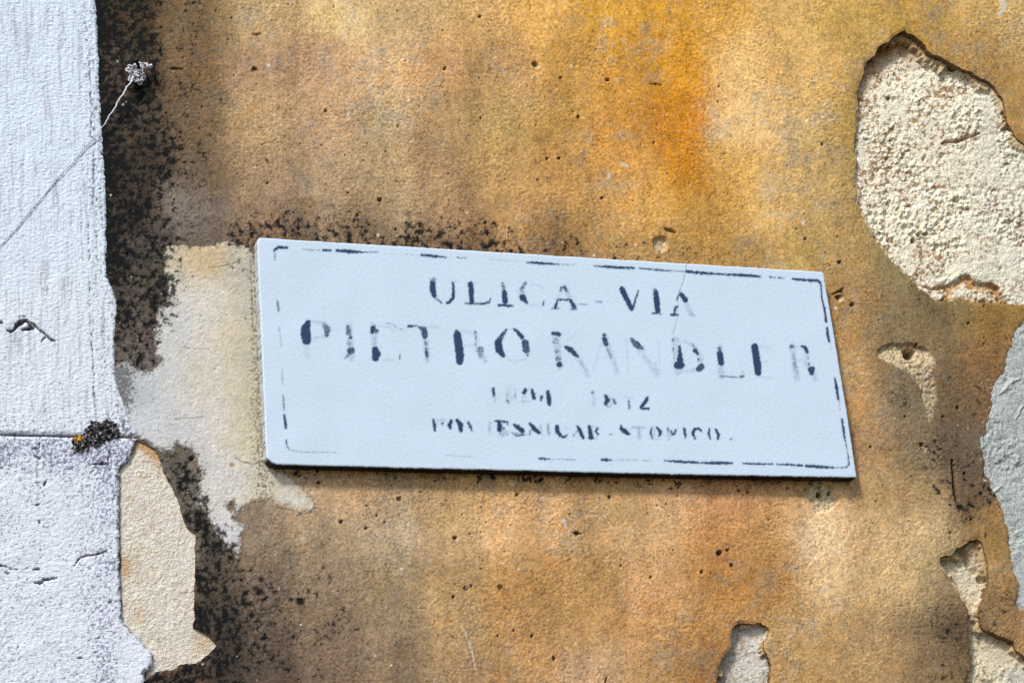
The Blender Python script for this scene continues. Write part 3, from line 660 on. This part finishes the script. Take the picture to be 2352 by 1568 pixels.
def up_keep(u, v):
    e = -pil_keep(u, np.minimum(v, 999)) + 2.2 * gn(u / 40, v / 2.6, 391) * (1 - .5 * sstep(600, 700, v)) + 3 * fbm(u, v, 24, 3, 392)
    top = (993.6 + u * .025 + 1.2 * fbm(u, v, 22, 3, 395)) - v
    return np.clip(np.minimum(e, top), -60, 60)
def low_keep(u, v):
    e = -pil_keep(u, np.maximum(v, 1001)) + 5 * fbm(u, v, 18, 4, 401, .65)
    bot = v - (1001.4 + u * .022 + 1.2 * fbm(u, v, 26, 3, 405))
    return np.clip(np.minimum(e, bot), -60, 60)
def up_Y(u, v, S):
    y = -0.0016 + white_relief(u, v, False) + 0.0035 * pil_cracks_up(u, v) + 0.0018 * pil_line(u, v)
    y = y + 0.0012 * (1 - sstep(0, 5, S))
    # thicker worn lip at the foot of the block
    return y.astype(np.float32)
def white_tint(u, v):
    a = mix(pig(217, 230, 244), pig(222, 229, 239), sstep(300, 900, v))
    c = np.broadcast_to(a, u.shape + (3,)).astype(np.float32)
    c = c * (1 + .025 * fbm(u, v, 150, 4, 411) + .03 * fbm(u, v, 12, 4, 415, .6, 10))[..., None]
    return c
def up_tint(u, v):
    c = white_tint(u, v)
    st = sstep(.05, .4, fbm(u, v, 11, 4, 421, .8, 16))           # warm dirt in the brush marks
    c = mix(c, pig(180, 182, 190), st * .75)
    den = .17 + .25 * np.exp(-((pil_keep(u, v) + 18) / 26) ** 2) + .2 * sstep(900, 990, v)
    fl = sstep(.60, .72, den + .80 * fbm(u, v, 7, 2, 425, .9, 1.3))
    c = mix(c, pig(62, 68, 82), fl * .8)
    c = mix(c, pig(40, 42, 50), np.clip(pil_line(u, v), 0, 1) * .85)
    c = mix(c, pig(34, 34, 36), sstep(.1, .6, pil_cracks_up(u, v)) * .92)
    e = -pil_keep(u, v)
    ed = sstep(.62, .76, .55 * np.exp(-(e / 9) ** 2) + .55 * fbm(u, v, 9, 3, 429, .7, .5))
    c = mix(c, pig(52, 52, 54), ed * .85)
    for (a, b, r) in ((105,665,5),):
        d = np.abs(np.hypot(u - a, v - b) - r); c = mix(c, pig(160, 120, 120), (1 - sstep(.5, 2, d)) * .7)
    return c
LOWCR = [tr([(452,860,4),(468,830,7),(482,812,10),(520,795,8),(560,790,6),(600,784,7),(645,768,5)], .3775, 0, 976), tr([(180,958,3),(235,960,8),(262,950,6),(315,935,8),(345,932,3)], .3775, 0, 976), tr([(240,930,3),(265,936,6),(300,937,8)], .3775, 0, 976),
   tr([(240,970,6),(262,958,8)], .3775, 0, 976), tr([(565,238,4),(600,240,7),(628,235,14),(662,242,5)], .3775, 0, 976), tr([(268,370,8),(280,345,12),(285,335,4)], .3775, 0, 976), tr([(200,878,4),(235,875,14)], .3775, 0, 976), tr([(0,855,10),(30,860,6),(70,878,3),(180,875,2)], .3775, 0, 976),
   tr([(240,595,12),(232,580,6)], .3775, 0, 976), tr([(215,490,5),(238,484,8)], .3775, 0, 976), tr([(668,150,4),(665,190,5),(655,225,3)], .3775, 0, 976), tr([(178,140,3),(215,148,6),(242,140,5),(240,112,3)], .3775, 0, 976), tr([(205,185,5),(245,205,8)], .3775, 0, 976),
   tr([(0,262,6),(22,265,3)], .3775, 0, 976), tr([(30,900,5),(55,905,6)], .3775, 0, 976), tr([(660,1080,9),(672,1078,7)], .3775, 0, 976), tr([(590,1300,6),(605,1290,5)], .3775, 0, 976), tr([(470,1420,4),(500,1418,5)], .3775, 0, 976), tr([(105,1370,4),(108,1350,4)], .3775, 0, 976)]
def low_cr(u, v):
    a = np.zeros(u.shape, np.float32); x = u + 1.8 * fbm(u, v, 10, 2, 431); y = v + 1.8 * fbm(u, v, 10, 2, 433)
    for p in LOWCR: stroke(a, x, y, [(q[0], q[1], q[2] * .36) for q in p], 1, .9)
    return a
def low_Y(u, v, S):
    return (-0.0019 + white_relief(u, v, True) + 0.004 * low_cr(u, v) + 0.0012 * (1 - sstep(0, 5, S))).astype(np.float32)
def hairlines(u, v, seed, wl, th):
    a = np.abs(fbm(u, v, wl, 4, seed, .7))
    return (1 - sstep(.006, .016, a)) * sstep(th, th + .12, fbm(u, v, 70, 3, seed + 9, .8))
def low_tint(u, v):
    c = mix(white_tint(u, v), pig(222, 226, 238), .6)
    den = .27 + .28 * np.exp(-((v - 1040) / 50) ** 2) + .18 * np.exp(-((u - 240) / 40) ** 2)
    den = den + .22 * fbm(u, v, 90, 3, 439)
    fl = sstep(.50, .62, den + .85 * fbm(u, v, 8, 3, 441, .9))
    c = mix(c, pig(84, 88, 116), fl * .8)
    c = mix(c, pig(52, 54, 70), hairlines(u, v, 701, 60, -.02) * .75)
    c = mix(c, pig(36, 34, 44), sstep(.2, .7, low_cr(u, v)) * .9)
    e = -pil_keep(u, v)
    ed = sstep(.56, .74, .62 * np.exp(-((e - 2) / 9) ** 2) + .50 * fbm(u, v, 16, 4, 445, .7))
    c = mix(c, pig(44, 44, 50), ed * .85)
    bb = np.exp(-(((u - 335) / 22) ** 2 + ((v - 1545) / 18) ** 2))
    return mix(c, pig(54, 48, 42), sstep(.5, .7, bb * .7 + .4 * fbm(u, v, 14, 3, 449)) * .85)
_, zseam = d2w(150, 999)
px1 = xz_bounds(0, 0, 370, 1583)[1]
xsP = lines(gx0, px1, STEP * 1.05, PLX, None)
sheet("stone_block", xsP, lines(zseam - 0.03, gz1, STEP * 1.05, None, 4.4), up_Y, up_keep, up_tint, M_white, pil, skirt=0.034, outer=True)
sheet("stone_block", xsP, lines(gz0, zseam + 0.03, STEP * 1.05, 0.0, None), low_Y, low_keep, low_tint, M_white, pil, skirt=0.034, outer=True)

# ------------------------------------------------------------------ street name plaque
Q = [(591,546),(1898,620),(1966,1095),(613,1066)]
def T1(p): return tr(p, .57422 / 1.809, 1600 * .57422, 1050 * .57422)
def T2(p): return tr(p, .57422 / 1.96, 1100 * .57422, 1200 * .57422)
def T3(p): return tr(p, .57422 / 1.96, 2200 * .57422, 1280 * .57422)
def T4(p): return tr(p, .57422 / 1.809, 1650 * .57422, 1500 * .57422)
def TA(p): return tr(p, .57422 / 1.5677, 1000 * .57422, 900 * .57422)
def TB(p): return tr(p, .57422 / 1.5677, 2200 * .57422, 950 * .57422)
INK = []
def ink(T, scale, items):
    for pts, op in items:
        if isinstance(pts, tuple): pts = [pts]
        INK.append(([(a, b, w * scale) for (a, b, w) in T(pts)], op))
# ULICA - VIA
ink(T1, .3174, [([(235,150,38),(237,200,42),(250,240,30)],.95),((240,124,40),.32),([(262,262,16),(300,288,12)],.5),([(383,145,12),(388,200,16),(385,250,20),(360,285,18),(338,292,12)],.93),
 ([(510,155,36),(516,220,34),(520,285,32)],.97),([(475,293,8),(520,297,14),(600,298,8),(645,288,14),(655,255,6)],.85),([(745,150,22),(752,200,30)],.34),([(755,215,34),(760,280,36)],.93),([(712,308,12),(760,308,16),(812,314,12)],.97),
 ([(905,150,26),(880,190,24)],.38),((890,212,30),.2),([(888,252,50),(905,275,26),(918,292,8)],.97),((1030,188,8),.4),([(1040,280,8),(1036,305,14)],.75),
 ([(1160,205,12),(1172,178,16)],.6),([(1190,180,22),(1210,210,18)],.62),([(1125,325,22),(1130,300,16),(1140,275,12)],.85),([(1140,268,9),(1225,268,10)],.9),([(1235,275,22),(1262,320,30)],.8),([(1100,332,8),(1150,332,8)],.65),([(1240,337,10),(1280,337,8)],.55),
 ([(1418,282,12),(1455,285,12)],.42),([(1290,300,3),(1365,303,3)],.5),([(1605,190,34),(1640,260,36),(1675,335,28)],.98),([(1725,205,8),(1705,260,10),(1685,335,14)],.8),
 ((1845,200,30),.55),([(1850,222,36),(1858,290,38),(1865,345,34)],.98),([(1825,370,6),(1860,362,12),(1890,376,6)],.85),([(2003,270,8),(2015,235,10),(2035,220,12)],.75),([(2035,232,26),(2065,270,34)],.98),([(1960,380,10),(1985,375,22),(2010,381,8)],.93),([(1985,365,18),(1990,325,14),(2010,318,8)],.8),([(2100,350,30),(2130,385,20)],.15)])
# PIETRO
ink(T2, .293, [([(262,172,36),(242,220,70),(240,270,76),(248,315,66)],.98),((230,345,20),.35),([(385,190,30),(410,225,50),(405,275,34)],.48),([(575,215,36),(580,260,42)],.5),((592,292,26),.93),((580,340,40),.32),((595,395,58),.6),([(575,430,30),(545,462,8)],.4),
 ([(768,215,34),(765,245,36)],.88),((795,245,36),.55),([(785,385,46),(795,420,66),(785,455,50)],.96),([(865,180,5),(920,190,5),(960,225,6),(1010,232,4)],.35),([(980,430,14),(978,460,10)],.38),
 ([(1045,208,18),(1070,204,20)],.85),([(1070,204,8),(1110,200,8)],.65),([(1130,212,20),(1165,235,48),(1175,280,44)],.64),((1185,340,36),.28),([(1190,410,30),(1192,440,26)],.68),((1185,380,26),.36),([(1220,195,10),(1280,205,10)],.18),
 ((1425,245,34),.55),([(1430,272,56),(1440,350,62),(1450,430,62),(1448,480,50)],.97),([(1570,250,26),(1575,310,22),(1570,350,16)],.27),([(1610,390,60),(1615,440,40)],.3),
 ([(1815,232,12),(1790,265,28),(1762,305,44)],.66),([(1750,330,52),(1758,390,56),(1785,430,34)],.96),([(1870,225,12),(1905,250,26),(1935,290,36)],.8),([(1960,335,54),(1970,390,56)],.7),((1980,430,20),.5),((1970,470,20),.16),
 ([(2180,262,26),(2225,268,34)],.72),((2195,320,50),.27),((2210,400,40),.27),((2220,460,44),.42),((2230,505,42),.78)])
# KANDLER
ink(T3, .293, [([(125,212,24),(160,230,44),(200,270,28),(225,292,8)],.82),([(245,330,30),(290,400,20)],.14),((425,118,28),.75),([(428,150,38),(440,190,34)],.8),([(450,230,24),(480,290,26)],.26),((515,380,20),.2),((360,380,20),.18),
 ([(640,150,20),(675,190,50),(720,220,30)],.6),((745,235,16),.32),([(825,330,16),(840,400,20)],.14),((965,155,28),.5),([(965,220,16),(975,300,14)],.22),([(1015,205,12),(1018,260,28),(1020,310,48)],.9),([(1000,352,60),(1025,352,56)],.88),
 ([(1110,180,14),(1130,215,16)],.32),([(1138,238,34),(1160,265,18)],.82),((1165,310,20),.42),([(1188,362,48),(1168,385,44)],.72),((1330,225,36),.48),([(1330,260,44),(1342,330,44),(1345,342,34)],.87),([(1330,435,6),(1400,443,4),(1470,447,4)],.75),([(1490,445,14),(1510,440,28)],.58),((1510,405,14),.38),
 ([(1605,208,50),(1615,280,54),(1628,360,56),(1630,415,44)],.96),((1895,210,40),.42),([(1905,250,16),(1920,350,30),(1935,430,30)],.2),((1915,345,20),.34),([(1975,203,12),(2000,215,26),(2015,250,26)],.9),((2020,300,16),.45),((2030,345,18),.55),([(2050,388,56),(2052,412,40)],.72)])
# dates, and the line below
ink(T4, .3174, [([(583,100,18),(588,145,20)],.82),([(680,130,12),(685,170,8)],.22),([(682,180,12),(700,205,8)],.5),([(740,100,16),(745,170,16)],.14),([(818,105,24),(806,125,24)],.85),((845,98,10),.4),((800,190,20),.15),([(865,110,20),(875,145,28),(880,168,22)],.85),([(932,158,22),(930,180,14)],.58),([(980,120,22),(986,165,32),(990,208,24)],.96),
 ((1305,125,22),.38),((1310,150,10),.3),([(1400,150,22),(1412,180,30),(1400,202,32)],.86),((1412,225,10),.5),([(1455,175,18),(1465,200,20)],.58),([(1565,180,12),(1570,240,16)],.45),((1698,162,18),.6),([(1695,175,24),(1670,210,24),(1650,236,18)],.9),([(1650,240,12),(1710,242,14)],.95),
 ([(150,320,10),(160,360,24),(162,395,18)],.8),((215,350,22),.42),([(280,330,18),(268,360,30),(275,385,16)],.82),([(325,328,22),(348,360,36),(350,398,26)],.98),([(405,345,20),(420,375,22),(432,405,10)],.62),((465,350,8),.25),([(560,350,14),(555,390,14)],.22),
 ([(598,330,8),(640,332,14),(688,340,10)],.98),([(625,340,24),(632,370,36),(630,393,32)],.98),((660,385,16),.78),((688,352,10),.7),([(640,425,26),(690,425,14)],.18),([(735,358,14),(760,375,30),(795,402,32)],.93),([(800,430,14),(760,438,8),(735,428,8)],.66),([(660,407,3),(830,430,3)],.5),
 ([(850,350,14),(880,385,34),(915,415,24)],.93),([(850,400,10),(848,430,8)],.5),([(925,360,8),(920,385,12)],.32),([(980,360,14),(985,410,14)],.32),([(1045,370,26),(1048,405,30),(1070,435,22)],.97),([(1085,446,14),(1105,445,10),(1120,430,6)],.85),((1110,375,8),.2),
 ([(1195,370,14),(1215,410,26),(1235,450,20)],.93),([(1165,442,6),(1195,395,6)],.5),([(1280,370,20),(1288,410,30),(1292,450,28)],.97),([(1275,456,8),(1310,456,8)],.85),([(1340,385,14),(1325,405,14),(1345,425,14)],.76),([(1425,428,8),(1440,428,8)],.7),
 ([(1510,368,10),(1510,390,24),(1535,405,34),(1565,425,20)],.97),((1575,395,12),.2),([(1600,378,6),(1670,378,6)],.35),([(1640,400,20),(1645,440,16)],.18),([(1730,385,10),(1723,420,16),(1735,455,8)],.72),([(1772,383,14),(1795,410,24),(1785,440,12)],.85),
 ([(1850,385,16),(1852,420,12)],.38),([(1905,395,16),(1895,425,18)],.6),([(1870,405,10),(1880,432,16)],.68),([(1965,385,18),(1972,425,18),(1975,455,10)],.86),([(2088,402,12),(2070,385,14),(2040,390,18),(2028,420,20),(2045,460,10)],.95),([(2150,390,10),(2142,425,16),(2155,460,8)],.82),([(2195,393,12),(2215,430,18),(2210,462,10)],.86),([(2300,463,6),(2315,462,5)],.75)])
# worn border rule
ink(TA, .3663, [([(152,160,14),(175,140,16),(235,143,10)],.95),([(158,170,10),(155,220,8)],.36),([(330,155,4),(450,156,6)],.42),([(460,157,8),(505,159,10)],.93),([(545,160,14),(630,166,20),(700,170,10)],.97),([(700,170,5),(800,171,5)],.66),([(850,180,3),(1060,186,3)],.25),([(1075,187,10),(1150,195,14),(1230,202,6)],.93),([(1300,205,5),(1360,208,4)],.55),
 ([(1500,215,3),(1700,230,3)],.3),([(1735,234,6),(1820,240,14),(1930,246,6)],.93),([(1930,246,3),(2038,250,3)],.5),([(172,475,8),(177,510,10),(180,540,6)],.66),([(185,640,5),(195,760,5)],.3),([(200,900,5),(205,1000,5)],.3),([(208,1070,6),(214,1160,8)],.6),([(215,1190,12),(222,1240,16),(225,1270,12)],.9),([(228,1345,8),(230,1385,8),(245,1405,6)],.66),
 ([(245,1408,4),(330,1422,3),(540,1425,3)],.4),([(1230,1445,3),(1400,1452,3)],.3),([(1815,1462,8),(1845,1465,12),(1875,1466,6)],.9),([(1880,1466,3),(2038,1470,3)],.45)])
ink(TB, .3663, [([(0,165,5),(60,170,4)],.5),([(280,178,6),(400,186,12),(525,192,12)],.95),([(560,193,8),(680,203,8),(760,210,5)],.78),([(760,210,3),(850,213,3)],.6),([(858,213,14),(950,222,16),(1100,231,8)],.97),([(1100,232,8),(1200,235,16),(1315,244,12)],.95),([(1380,247,8),(1410,252,8)],.65),([(1435,252,8),(1465,256,8)],.65),([(1520,260,8),(1580,265,12),(1640,268,16),(1680,268,12),(1697,285,12)],.9),
 ([(1700,295,6),(1705,380,8),(1722,450,12),(1732,530,12)],.9),([(1737,564,12),(1742,610,16),(1750,650,10)],.96),([(1755,660,3),(1762,700,3)],.3),([(1787,880,6),(1797,940,16),(1808,1015,10)],.93),([(1812,1020,4),(1820,1080,3)],.4),([(1830,1135,8),(1840,1200,14),(1848,1260,8)],.9),([(1850,1260,4),(1868,1350,5),(1875,1420,6),(1862,1440,6),(1800,1440,4)],.78),
 ([(1605,1430,14),(1680,1436,16),(1780,1441,6)],.96),([(1780,1441,4),(1850,1443,4)],.66),([(1420,1421,6),(1500,1423,10),(1580,1429,12)],.86),([(1210,1415,6),(1300,1418,10),(1400,1420,6)],.82),([(950,1412,8),(1060,1412,16),(1140,1414,10)],.96),([(720,1398,5),(820,1405,14),(940,1410,6)],.93),([(320,1391,8),(350,1393,14),(380,1393,8)],.9),([(580,1395,5),(640,1400,4)],.3),([(380,1394,3),(560,1394,3)],.4)])
SIGN_Y = -SIGN_T
_ink = INK; INK = []
ink(T2, .293, [([(285,165,16),(380,180,24),(430,225,30),(400,285,20),(300,300,10)],.22),([(245,340,40),(252,440,36)],.12),([(578,200,50),(600,455,50)],.22),([(768,200,44),(790,465,44)],.26),([(800,205,8),(900,213,8)],.22),([(800,465,8),(925,472,8)],.18),([(900,205,6),(930,250,14)],.15),([(1040,205,10),(1290,217,10)],.22),([(1172,220,40),(1196,465,40)],.26),
 ([(1460,240,10),(1560,258,14),(1592,310,24),(1560,350,12),(1480,350,8)],.18),([(1570,350,30),(1612,420,46),(1650,475,30)],.24),([(1815,230,8),(1870,224,8)],.2),([(1780,445,10),(1870,482,10),(1960,465,12)],.16),([(2200,260,44),(2235,520,44)],.26)])
ink(T3, .293, [([(190,250,34),(300,430,36)],.18),([(60,230,8),(200,115,8)],.14),([(425,110,10),(335,395,10)],.16),([(430,120,34),(525,405,38)],.2),([(380,290,8),(480,300,8)],.14),([(600,150,10),(612,405,10)],.14),([(640,150,34),(840,425,40)],.2),([(850,170,10),(862,425,10)],.12),
 ([(985,160,60),(1010,395,64)],.22),([(1050,165,12),(1130,200,24),(1185,290,40),(1170,385,36),(1060,405,12)],.2),([(1328,215,44),(1346,440,44)],.24),([(1350,443,8),(1500,448,10)],.2),([(1640,205,8),(1730,225,10)],.18),([(1640,445,8),(1745,452,10)],.18),([(1640,320,8),(1700,325,8)],.14),([(1898,200,44),(1936,455,44)],.22),([(1920,205,8),(2000,222,20),(2020,290,22),(1945,325,8)],.2),([(2000,330,20),(2050,390,50),(2085,465,30)],.22)])
ink(T1, .3174, [([(905,150,10),(868,200,26),(880,270,26),(930,305,10),(1010,305,8)],.2),([(950,150,6),(1020,175,10)],.14),([(1180,170,10),(1130,320,10)],.2),([(1190,170,30),(1262,325,32)],.22),([(2030,215,30),(2110,380,32)],.22),([(480,148,8),(545,150,8)],.2),([(210,118,8),(270,122,8)],.2),([(355,128,6),(405,132,6)],.2)])
ink(T4, .3174, [([(588,95,18),(595,190,20)],.22),([(700,105,30),(690,190,34),(740,150,26)],.14),([(745,110,10),(750,190,10)],.12),([(820,100,20),(800,190,24),(850,190,10)],.18),([(1305,120,18),(1315,215,20)],.2),([(1430,160,30),(1425,220,34)],.2),([(1530,160,8),(1590,165,8)],.2),([(1680,160,12),(1710,170,12)],.2),([(560,345,16),(560,420,18)],.25),([(650,360,10),(645,430,40)],.2),([(930,350,8),(935,430,8)],.25),([(980,355,22),(988,430,22)],.26),([(1090,380,6),(1125,385,8)],.2),([(1590,378,8),(1680,380,8)],.28),([(1637,380,22),(1642,455,22)],.25),([(1755,380,6),(1745,460,6)],.2),([(1850,385,22),(1856,460,22)],.26),([(1740,376,6),(1780,378,6)],.25),([(1742,462,6),(1785,460,6)],.25),([(150,318,8),(225,330,24),(215,365,12)],.24),([(1300,370,8),(1345,385,16),(1330,460,14)],.22)])
GHOST = INK; INK = _ink
CRACK = TB([(868,135,4),(862,160,4),(850,215,5),(836,290,4),(815,330,4),(805,380,3),(806,440,3),(805,500,3),(785,560,3),(775,610,3)]); CRACK = [(a, b, w * .3663) for a, b, w in CRACK]
def plaque_keep(u, v):
    s = poly_sdf(u, v, [(591+9,546+9),(1898-14,620+13),(1966-5,1095-5),(613+9,1066-9)], 60) + 9.0
    # worn right upper corner, chipped left lower corner
    s2 = poly_sdf(u, v, [(588,543),(1880,619),(1894,624),(1901,640),(1968,1096),(1500,1088),(640,1067),(625,1063),(611,1048)], 60)
    return np.minimum(s, s2) + 0.9 * fbm(u, v, 9, 3, 501) + .8 * fbm(u, v, 50, 2, 505)
def plaque_Y(u, v, S):
    y = SIGN_Y + 0.00012 * fbm(u, v, 9, 3, 511, .7, .8) + 0.0006 * fbm(u, v, 160, 2, 515)
    y = y + 0.0008 * (1 - sstep(0, 2.5, S)) ** 2
    y = y + 0.0007 * seg(u + 1.5 * gn(u / 9, v / 9, 517), v, CRACK, .8)
    return y.astype(np.float32)
def plaque_tint(u, v):
    c = np.broadcast_to(pig(202, 219, 235), u.shape + (3,)).astype(np.float32)
    c = c * (1 + .02 * fbm(u, v, 200, 4, 521) + .02 * fbm(u, v, 10, 3, 525))[..., None]
    A = np.zeros(u.shape, np.float32)
    wu = u + 1.4 * fbm(u, v, 6, 2, 531); wv = v + 2.2 * fbm(u, v, 6, 2, 533)
    for pts, op in INK: stroke(A, wu, wv, [(a, b, w + 1.1) for a, b, w in pts], op ** .62, 2.6)
    Gh = np.zeros(u.shape, np.float32)                            # pale ghosts of the weathered-away strokes
    for pts, op in INK: stroke(Gh, wu, wv, [(a, b, w + 2.5) for a, b, w in pts], op * .42, 4.5)
    for pts, op in GHOST: stroke(Gh, wu, wv, [(a, b, w + 1.5) for a, b, w in pts], op * 1.45, 4.0)
    c = mix(c, pig(122, 140, 166), np.clip(Gh * (1 + 1.5 * fbm(u, v, 6, 2, 557, .9)), 0, 1) * .9)
    # the stencil paint survives only on the tops of the render: worn grain, wider than tall
    g = .75 * fbm(u, v, 5.0, 2, 541, .9, .6) + .30 * fbm(u, v, 18, 2, 545)
    I = sstep(.12, .86, A + g * (.2 + 1.8 * A * (1 - A))) * np.minimum(1, A * 3)
    inkc = pig(18, 46, 88) * (1 + .55 * fbm(u, v, 9, 3, 551, .7))[..., None]
    c = mix(c, inkc, np.clip(I, 0, 1) * .95)
    c = mix(c, pig(110, 116, 124), seg(u + 1.5 * gn(u / 9, v / 9, 517), v, CRACK, .8) * .6)
    for p in ([(1322,761,2),(1324,768,1)], [(1320,782,1.5),(1326,788,1.5)], [(875,788,2),(877,796,2)], [(754,787,2),(755,794,2)], [(735,1013,1.5)]):
        c = mix(c, pig(206, 190, 172), seg(u, v, p if len(p) > 1 else p * 2, 1) * .6)
    e = plaque_keep(u, v)
    c = mix(c, pig(120, 106, 84), sstep(.55, .8, .55 * np.exp(-((u - 622) ** 2 + (v - 1062) ** 2) / 200) + .5 * np.exp(-(e / 2.5) ** 2) * .5 + .45 * fbm(u, v, 12, 3, 561)) * .7)
    return c
x0, x1, z0, z1 = xz_bounds(575, 535, 1985, 1105, SIGN_Y)
cxs, czs = (x0 + x1) / 2, (z0 + z1) / 2
plq = thing("street_sign", "white street name plaque with worn blue stencil letters", "street sign", (0, 0, 0))
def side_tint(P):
    # painted edges; shade under the plaque is coloured near-black onto the lower edge
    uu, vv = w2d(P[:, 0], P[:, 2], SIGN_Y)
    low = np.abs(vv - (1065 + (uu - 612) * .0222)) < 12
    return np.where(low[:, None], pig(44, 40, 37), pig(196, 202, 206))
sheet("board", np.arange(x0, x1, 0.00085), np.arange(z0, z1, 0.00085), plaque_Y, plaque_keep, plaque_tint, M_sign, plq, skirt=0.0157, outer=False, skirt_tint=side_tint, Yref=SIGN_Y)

# ------------------------------------------------------------------ string, its tangle and the nail
def tube(pts, rad, n=6):
    P = [Vector(p) for p in pts]; co = []; fa = []
    for i, p in enumerate(P):
        t = (P[min(i + 1, len(P) - 1)] - P[max(i - 1, 0)]).normalized()
        a = t.cross(Vector((0, 1, 0.01))).normalized(); b = t.cross(a).normalized()
        r = rad[i] if hasattr(rad, '__len__') else rad
        for k in range(n):
            an = 2 * math.pi * k / n; co.append(tuple(p + a * (r * math.cos(an)) + b * (r * math.sin(an))))
    for i in range(len(P) - 1):
        for k in range(n):
            k2 = (k + 1) % n; fa.append((i * n + k, i * n + k2, (i + 1) * n + k2, (i + 1) * n + k))
    fa.append(tuple(range(n))[::-1]); fa.append(tuple(len(co) - n + k for k in range(n)))
    return co, fa
def P3(u, v, Y):
    x, z = d2w(u, v, Y); return np.array((x, Y, z))
path = [(-60,640,-.0028),(0,566,-.0028),(60,498,-.0028),(120,425,-.0028),(170,370,-.003),(212,322,-.0036),(232,296,-.0055),(250,270,-.008),(268,240,-.010),(284,213,-.012),(300,190,-.013),(308,176,-.014)]
pp = np.array(path); tt = np.linspace(0, len(pp) - 1, 700)
cu = np.stack([np.interp(tt, range(len(pp)), pp[:, k]) for k in range(3)], 1)
cu[:, 0] += 1.2 * np.sin(tt * 5.1) + .6 * np.sin(tt * 13)
base = [P3(a, b, c) for a, b, c in cu]
rr = np.interp(tt, [0, 5, 6.5, 8, 11], [.00042, .00046, .0007, .001, .0012])
CO, FA, CT = [], [], []
for s in (0, 1):                                  # two plies twisted together
    pl = []
    for i, p in enumerate(base):
        an = i * .42 + s * math.pi
        pl.append(p + np.array((math.cos(an) * rr[i] * .35, math.sin(an) * rr[i] * .35, math.cos(an) * rr[i] * .3)))
    c_, f_ = tube(pl, rr * .75); o = len(CO); CO += c_; FA += [tuple(i + o for i in f) for f in f_]
    for i in range(len(pl)): CT += [mix(pig(128, 124, 136), pig(222, 222, 230), float(sstep(4.5, 6.5, tt[i])))] * 6
CT = np.array(CT)
st = thing("string", "thin twisted string running up to a white tangle on the mould", "string")
raw("cord", CO, FA, M_string, st, tint=CT)
CO, FA, CT = [], [], []
r3 = np.random.default_rng(5)
cen = [(304,160),(312,158),(322,156),(334,153),(308,170),(310,180),(318,184),(332,178),(312,166),(306,163)]
for k in range(30):
    a, b = cen[k % len(cen)]; a += r3.normal(0, 6); b += r3.normal(0, 5)
    pts = []; ang = r3.uniform(0, 6.3); rad0 = r3.uniform(2.5, 7)
    for i in range(16):
        ang += r3.uniform(.15, .75); q = rad0 * (1 + .35 * math.sin(i * 1.3 + k))
        pts.append(P3(a + q * math.cos(ang) * 1.1, b + q * math.sin(ang) * .8, -.006 - .009 * r3.random()))
    white = True
    c_, f_ = tube(pts, [r3.uniform(.0006, .0014) for _ in pts], 5); o = len(CO); CO += c_; FA += [tuple(i + o for i in f) for f in f_]
    CT += [pig(236, 236, 244) if white else pig(60, 52, 48)] * len(c_)
raw("tangle", CO, FA, M_string, st, tint=np.array(CT))
c_, f_ = tube([P3(323,170,.004), P3(321,160,-.012), P3(316,147,-.019), P3(313,138,-.023)], [.0018,.0018,.0019,.0019], 10)
na = thing("nail", "bent rusty nail holding the tangled string end", "nail")
raw("shank", c_, f_, M_rust, na)
c_, f_ = tube([P3(313.5,139.5,-.0225), P3(312,136,-.0243)], [.0037,.0035], 12); raw("head", c_, f_, M_rust, na)

# ------------------------------------------------------------------ lichen tuft on the joint of the stones
PL = [(165,1030),(168,1012),(186,998),(196,985),(210,972),(235,966),(255,966),(268,975),(274,990),(277,998),(265,1006),(250,1012),(235,1020),(215,1026),(200,1032),(182,1040),(170,1038)]
def li_keep(u, v):
    wu, wv = warp(u, v, 12, 22, 601, 4); return poly_sdf(wu, wv, PL, 30) + 5 * fbm(u, v, 9, 2, 606, .9)
def li_Y(u, v, S):
    return (-0.0028 - 0.0016 * sstep(0, 12, S) - 0.0040 * np.abs(fbm(u, v, 11, 3, 611, .8)) + 0.0035 * np.maximum(0, fbm(u, v, 7, 2, 615, .9))).astype(np.float32)
def li_tint(u, v):
    n = fbm(u, v, 9, 3, 621, .95)
    c = np.broadcast_to(pig(70, 68, 70), u.shape + (3,)).astype(np.float32)
    c = mix(c, pig(22, 22, 25), sstep(-.12, .02, n)); c = mix(c, pig(176, 174, 178), sstep(.16, .3, fbm(u, v, 8, 2, 625, .9)) * .8)
    og = np.exp(-(((u - 179) / 13) ** 2 + ((v - 1008) / 16) ** 2))
    return mix(c, pig(214, 156, 36), sstep(.45, .6, og * .8 + .5 * fbm(u, v, 10, 2, 629, .9)))
x0, x1, z0, z1 = xz_bounds(150, 950, 292, 1055)
li = sheet("lichen", np.arange(x0, x1, STEP * .7), np.arange(z0, z1, STEP * .7), li_Y, li_keep, li_tint, M_lichen, skirt=0.004)
tag(li, "crusty dark lichen with orange spots on the joint between white stones", "lichen")
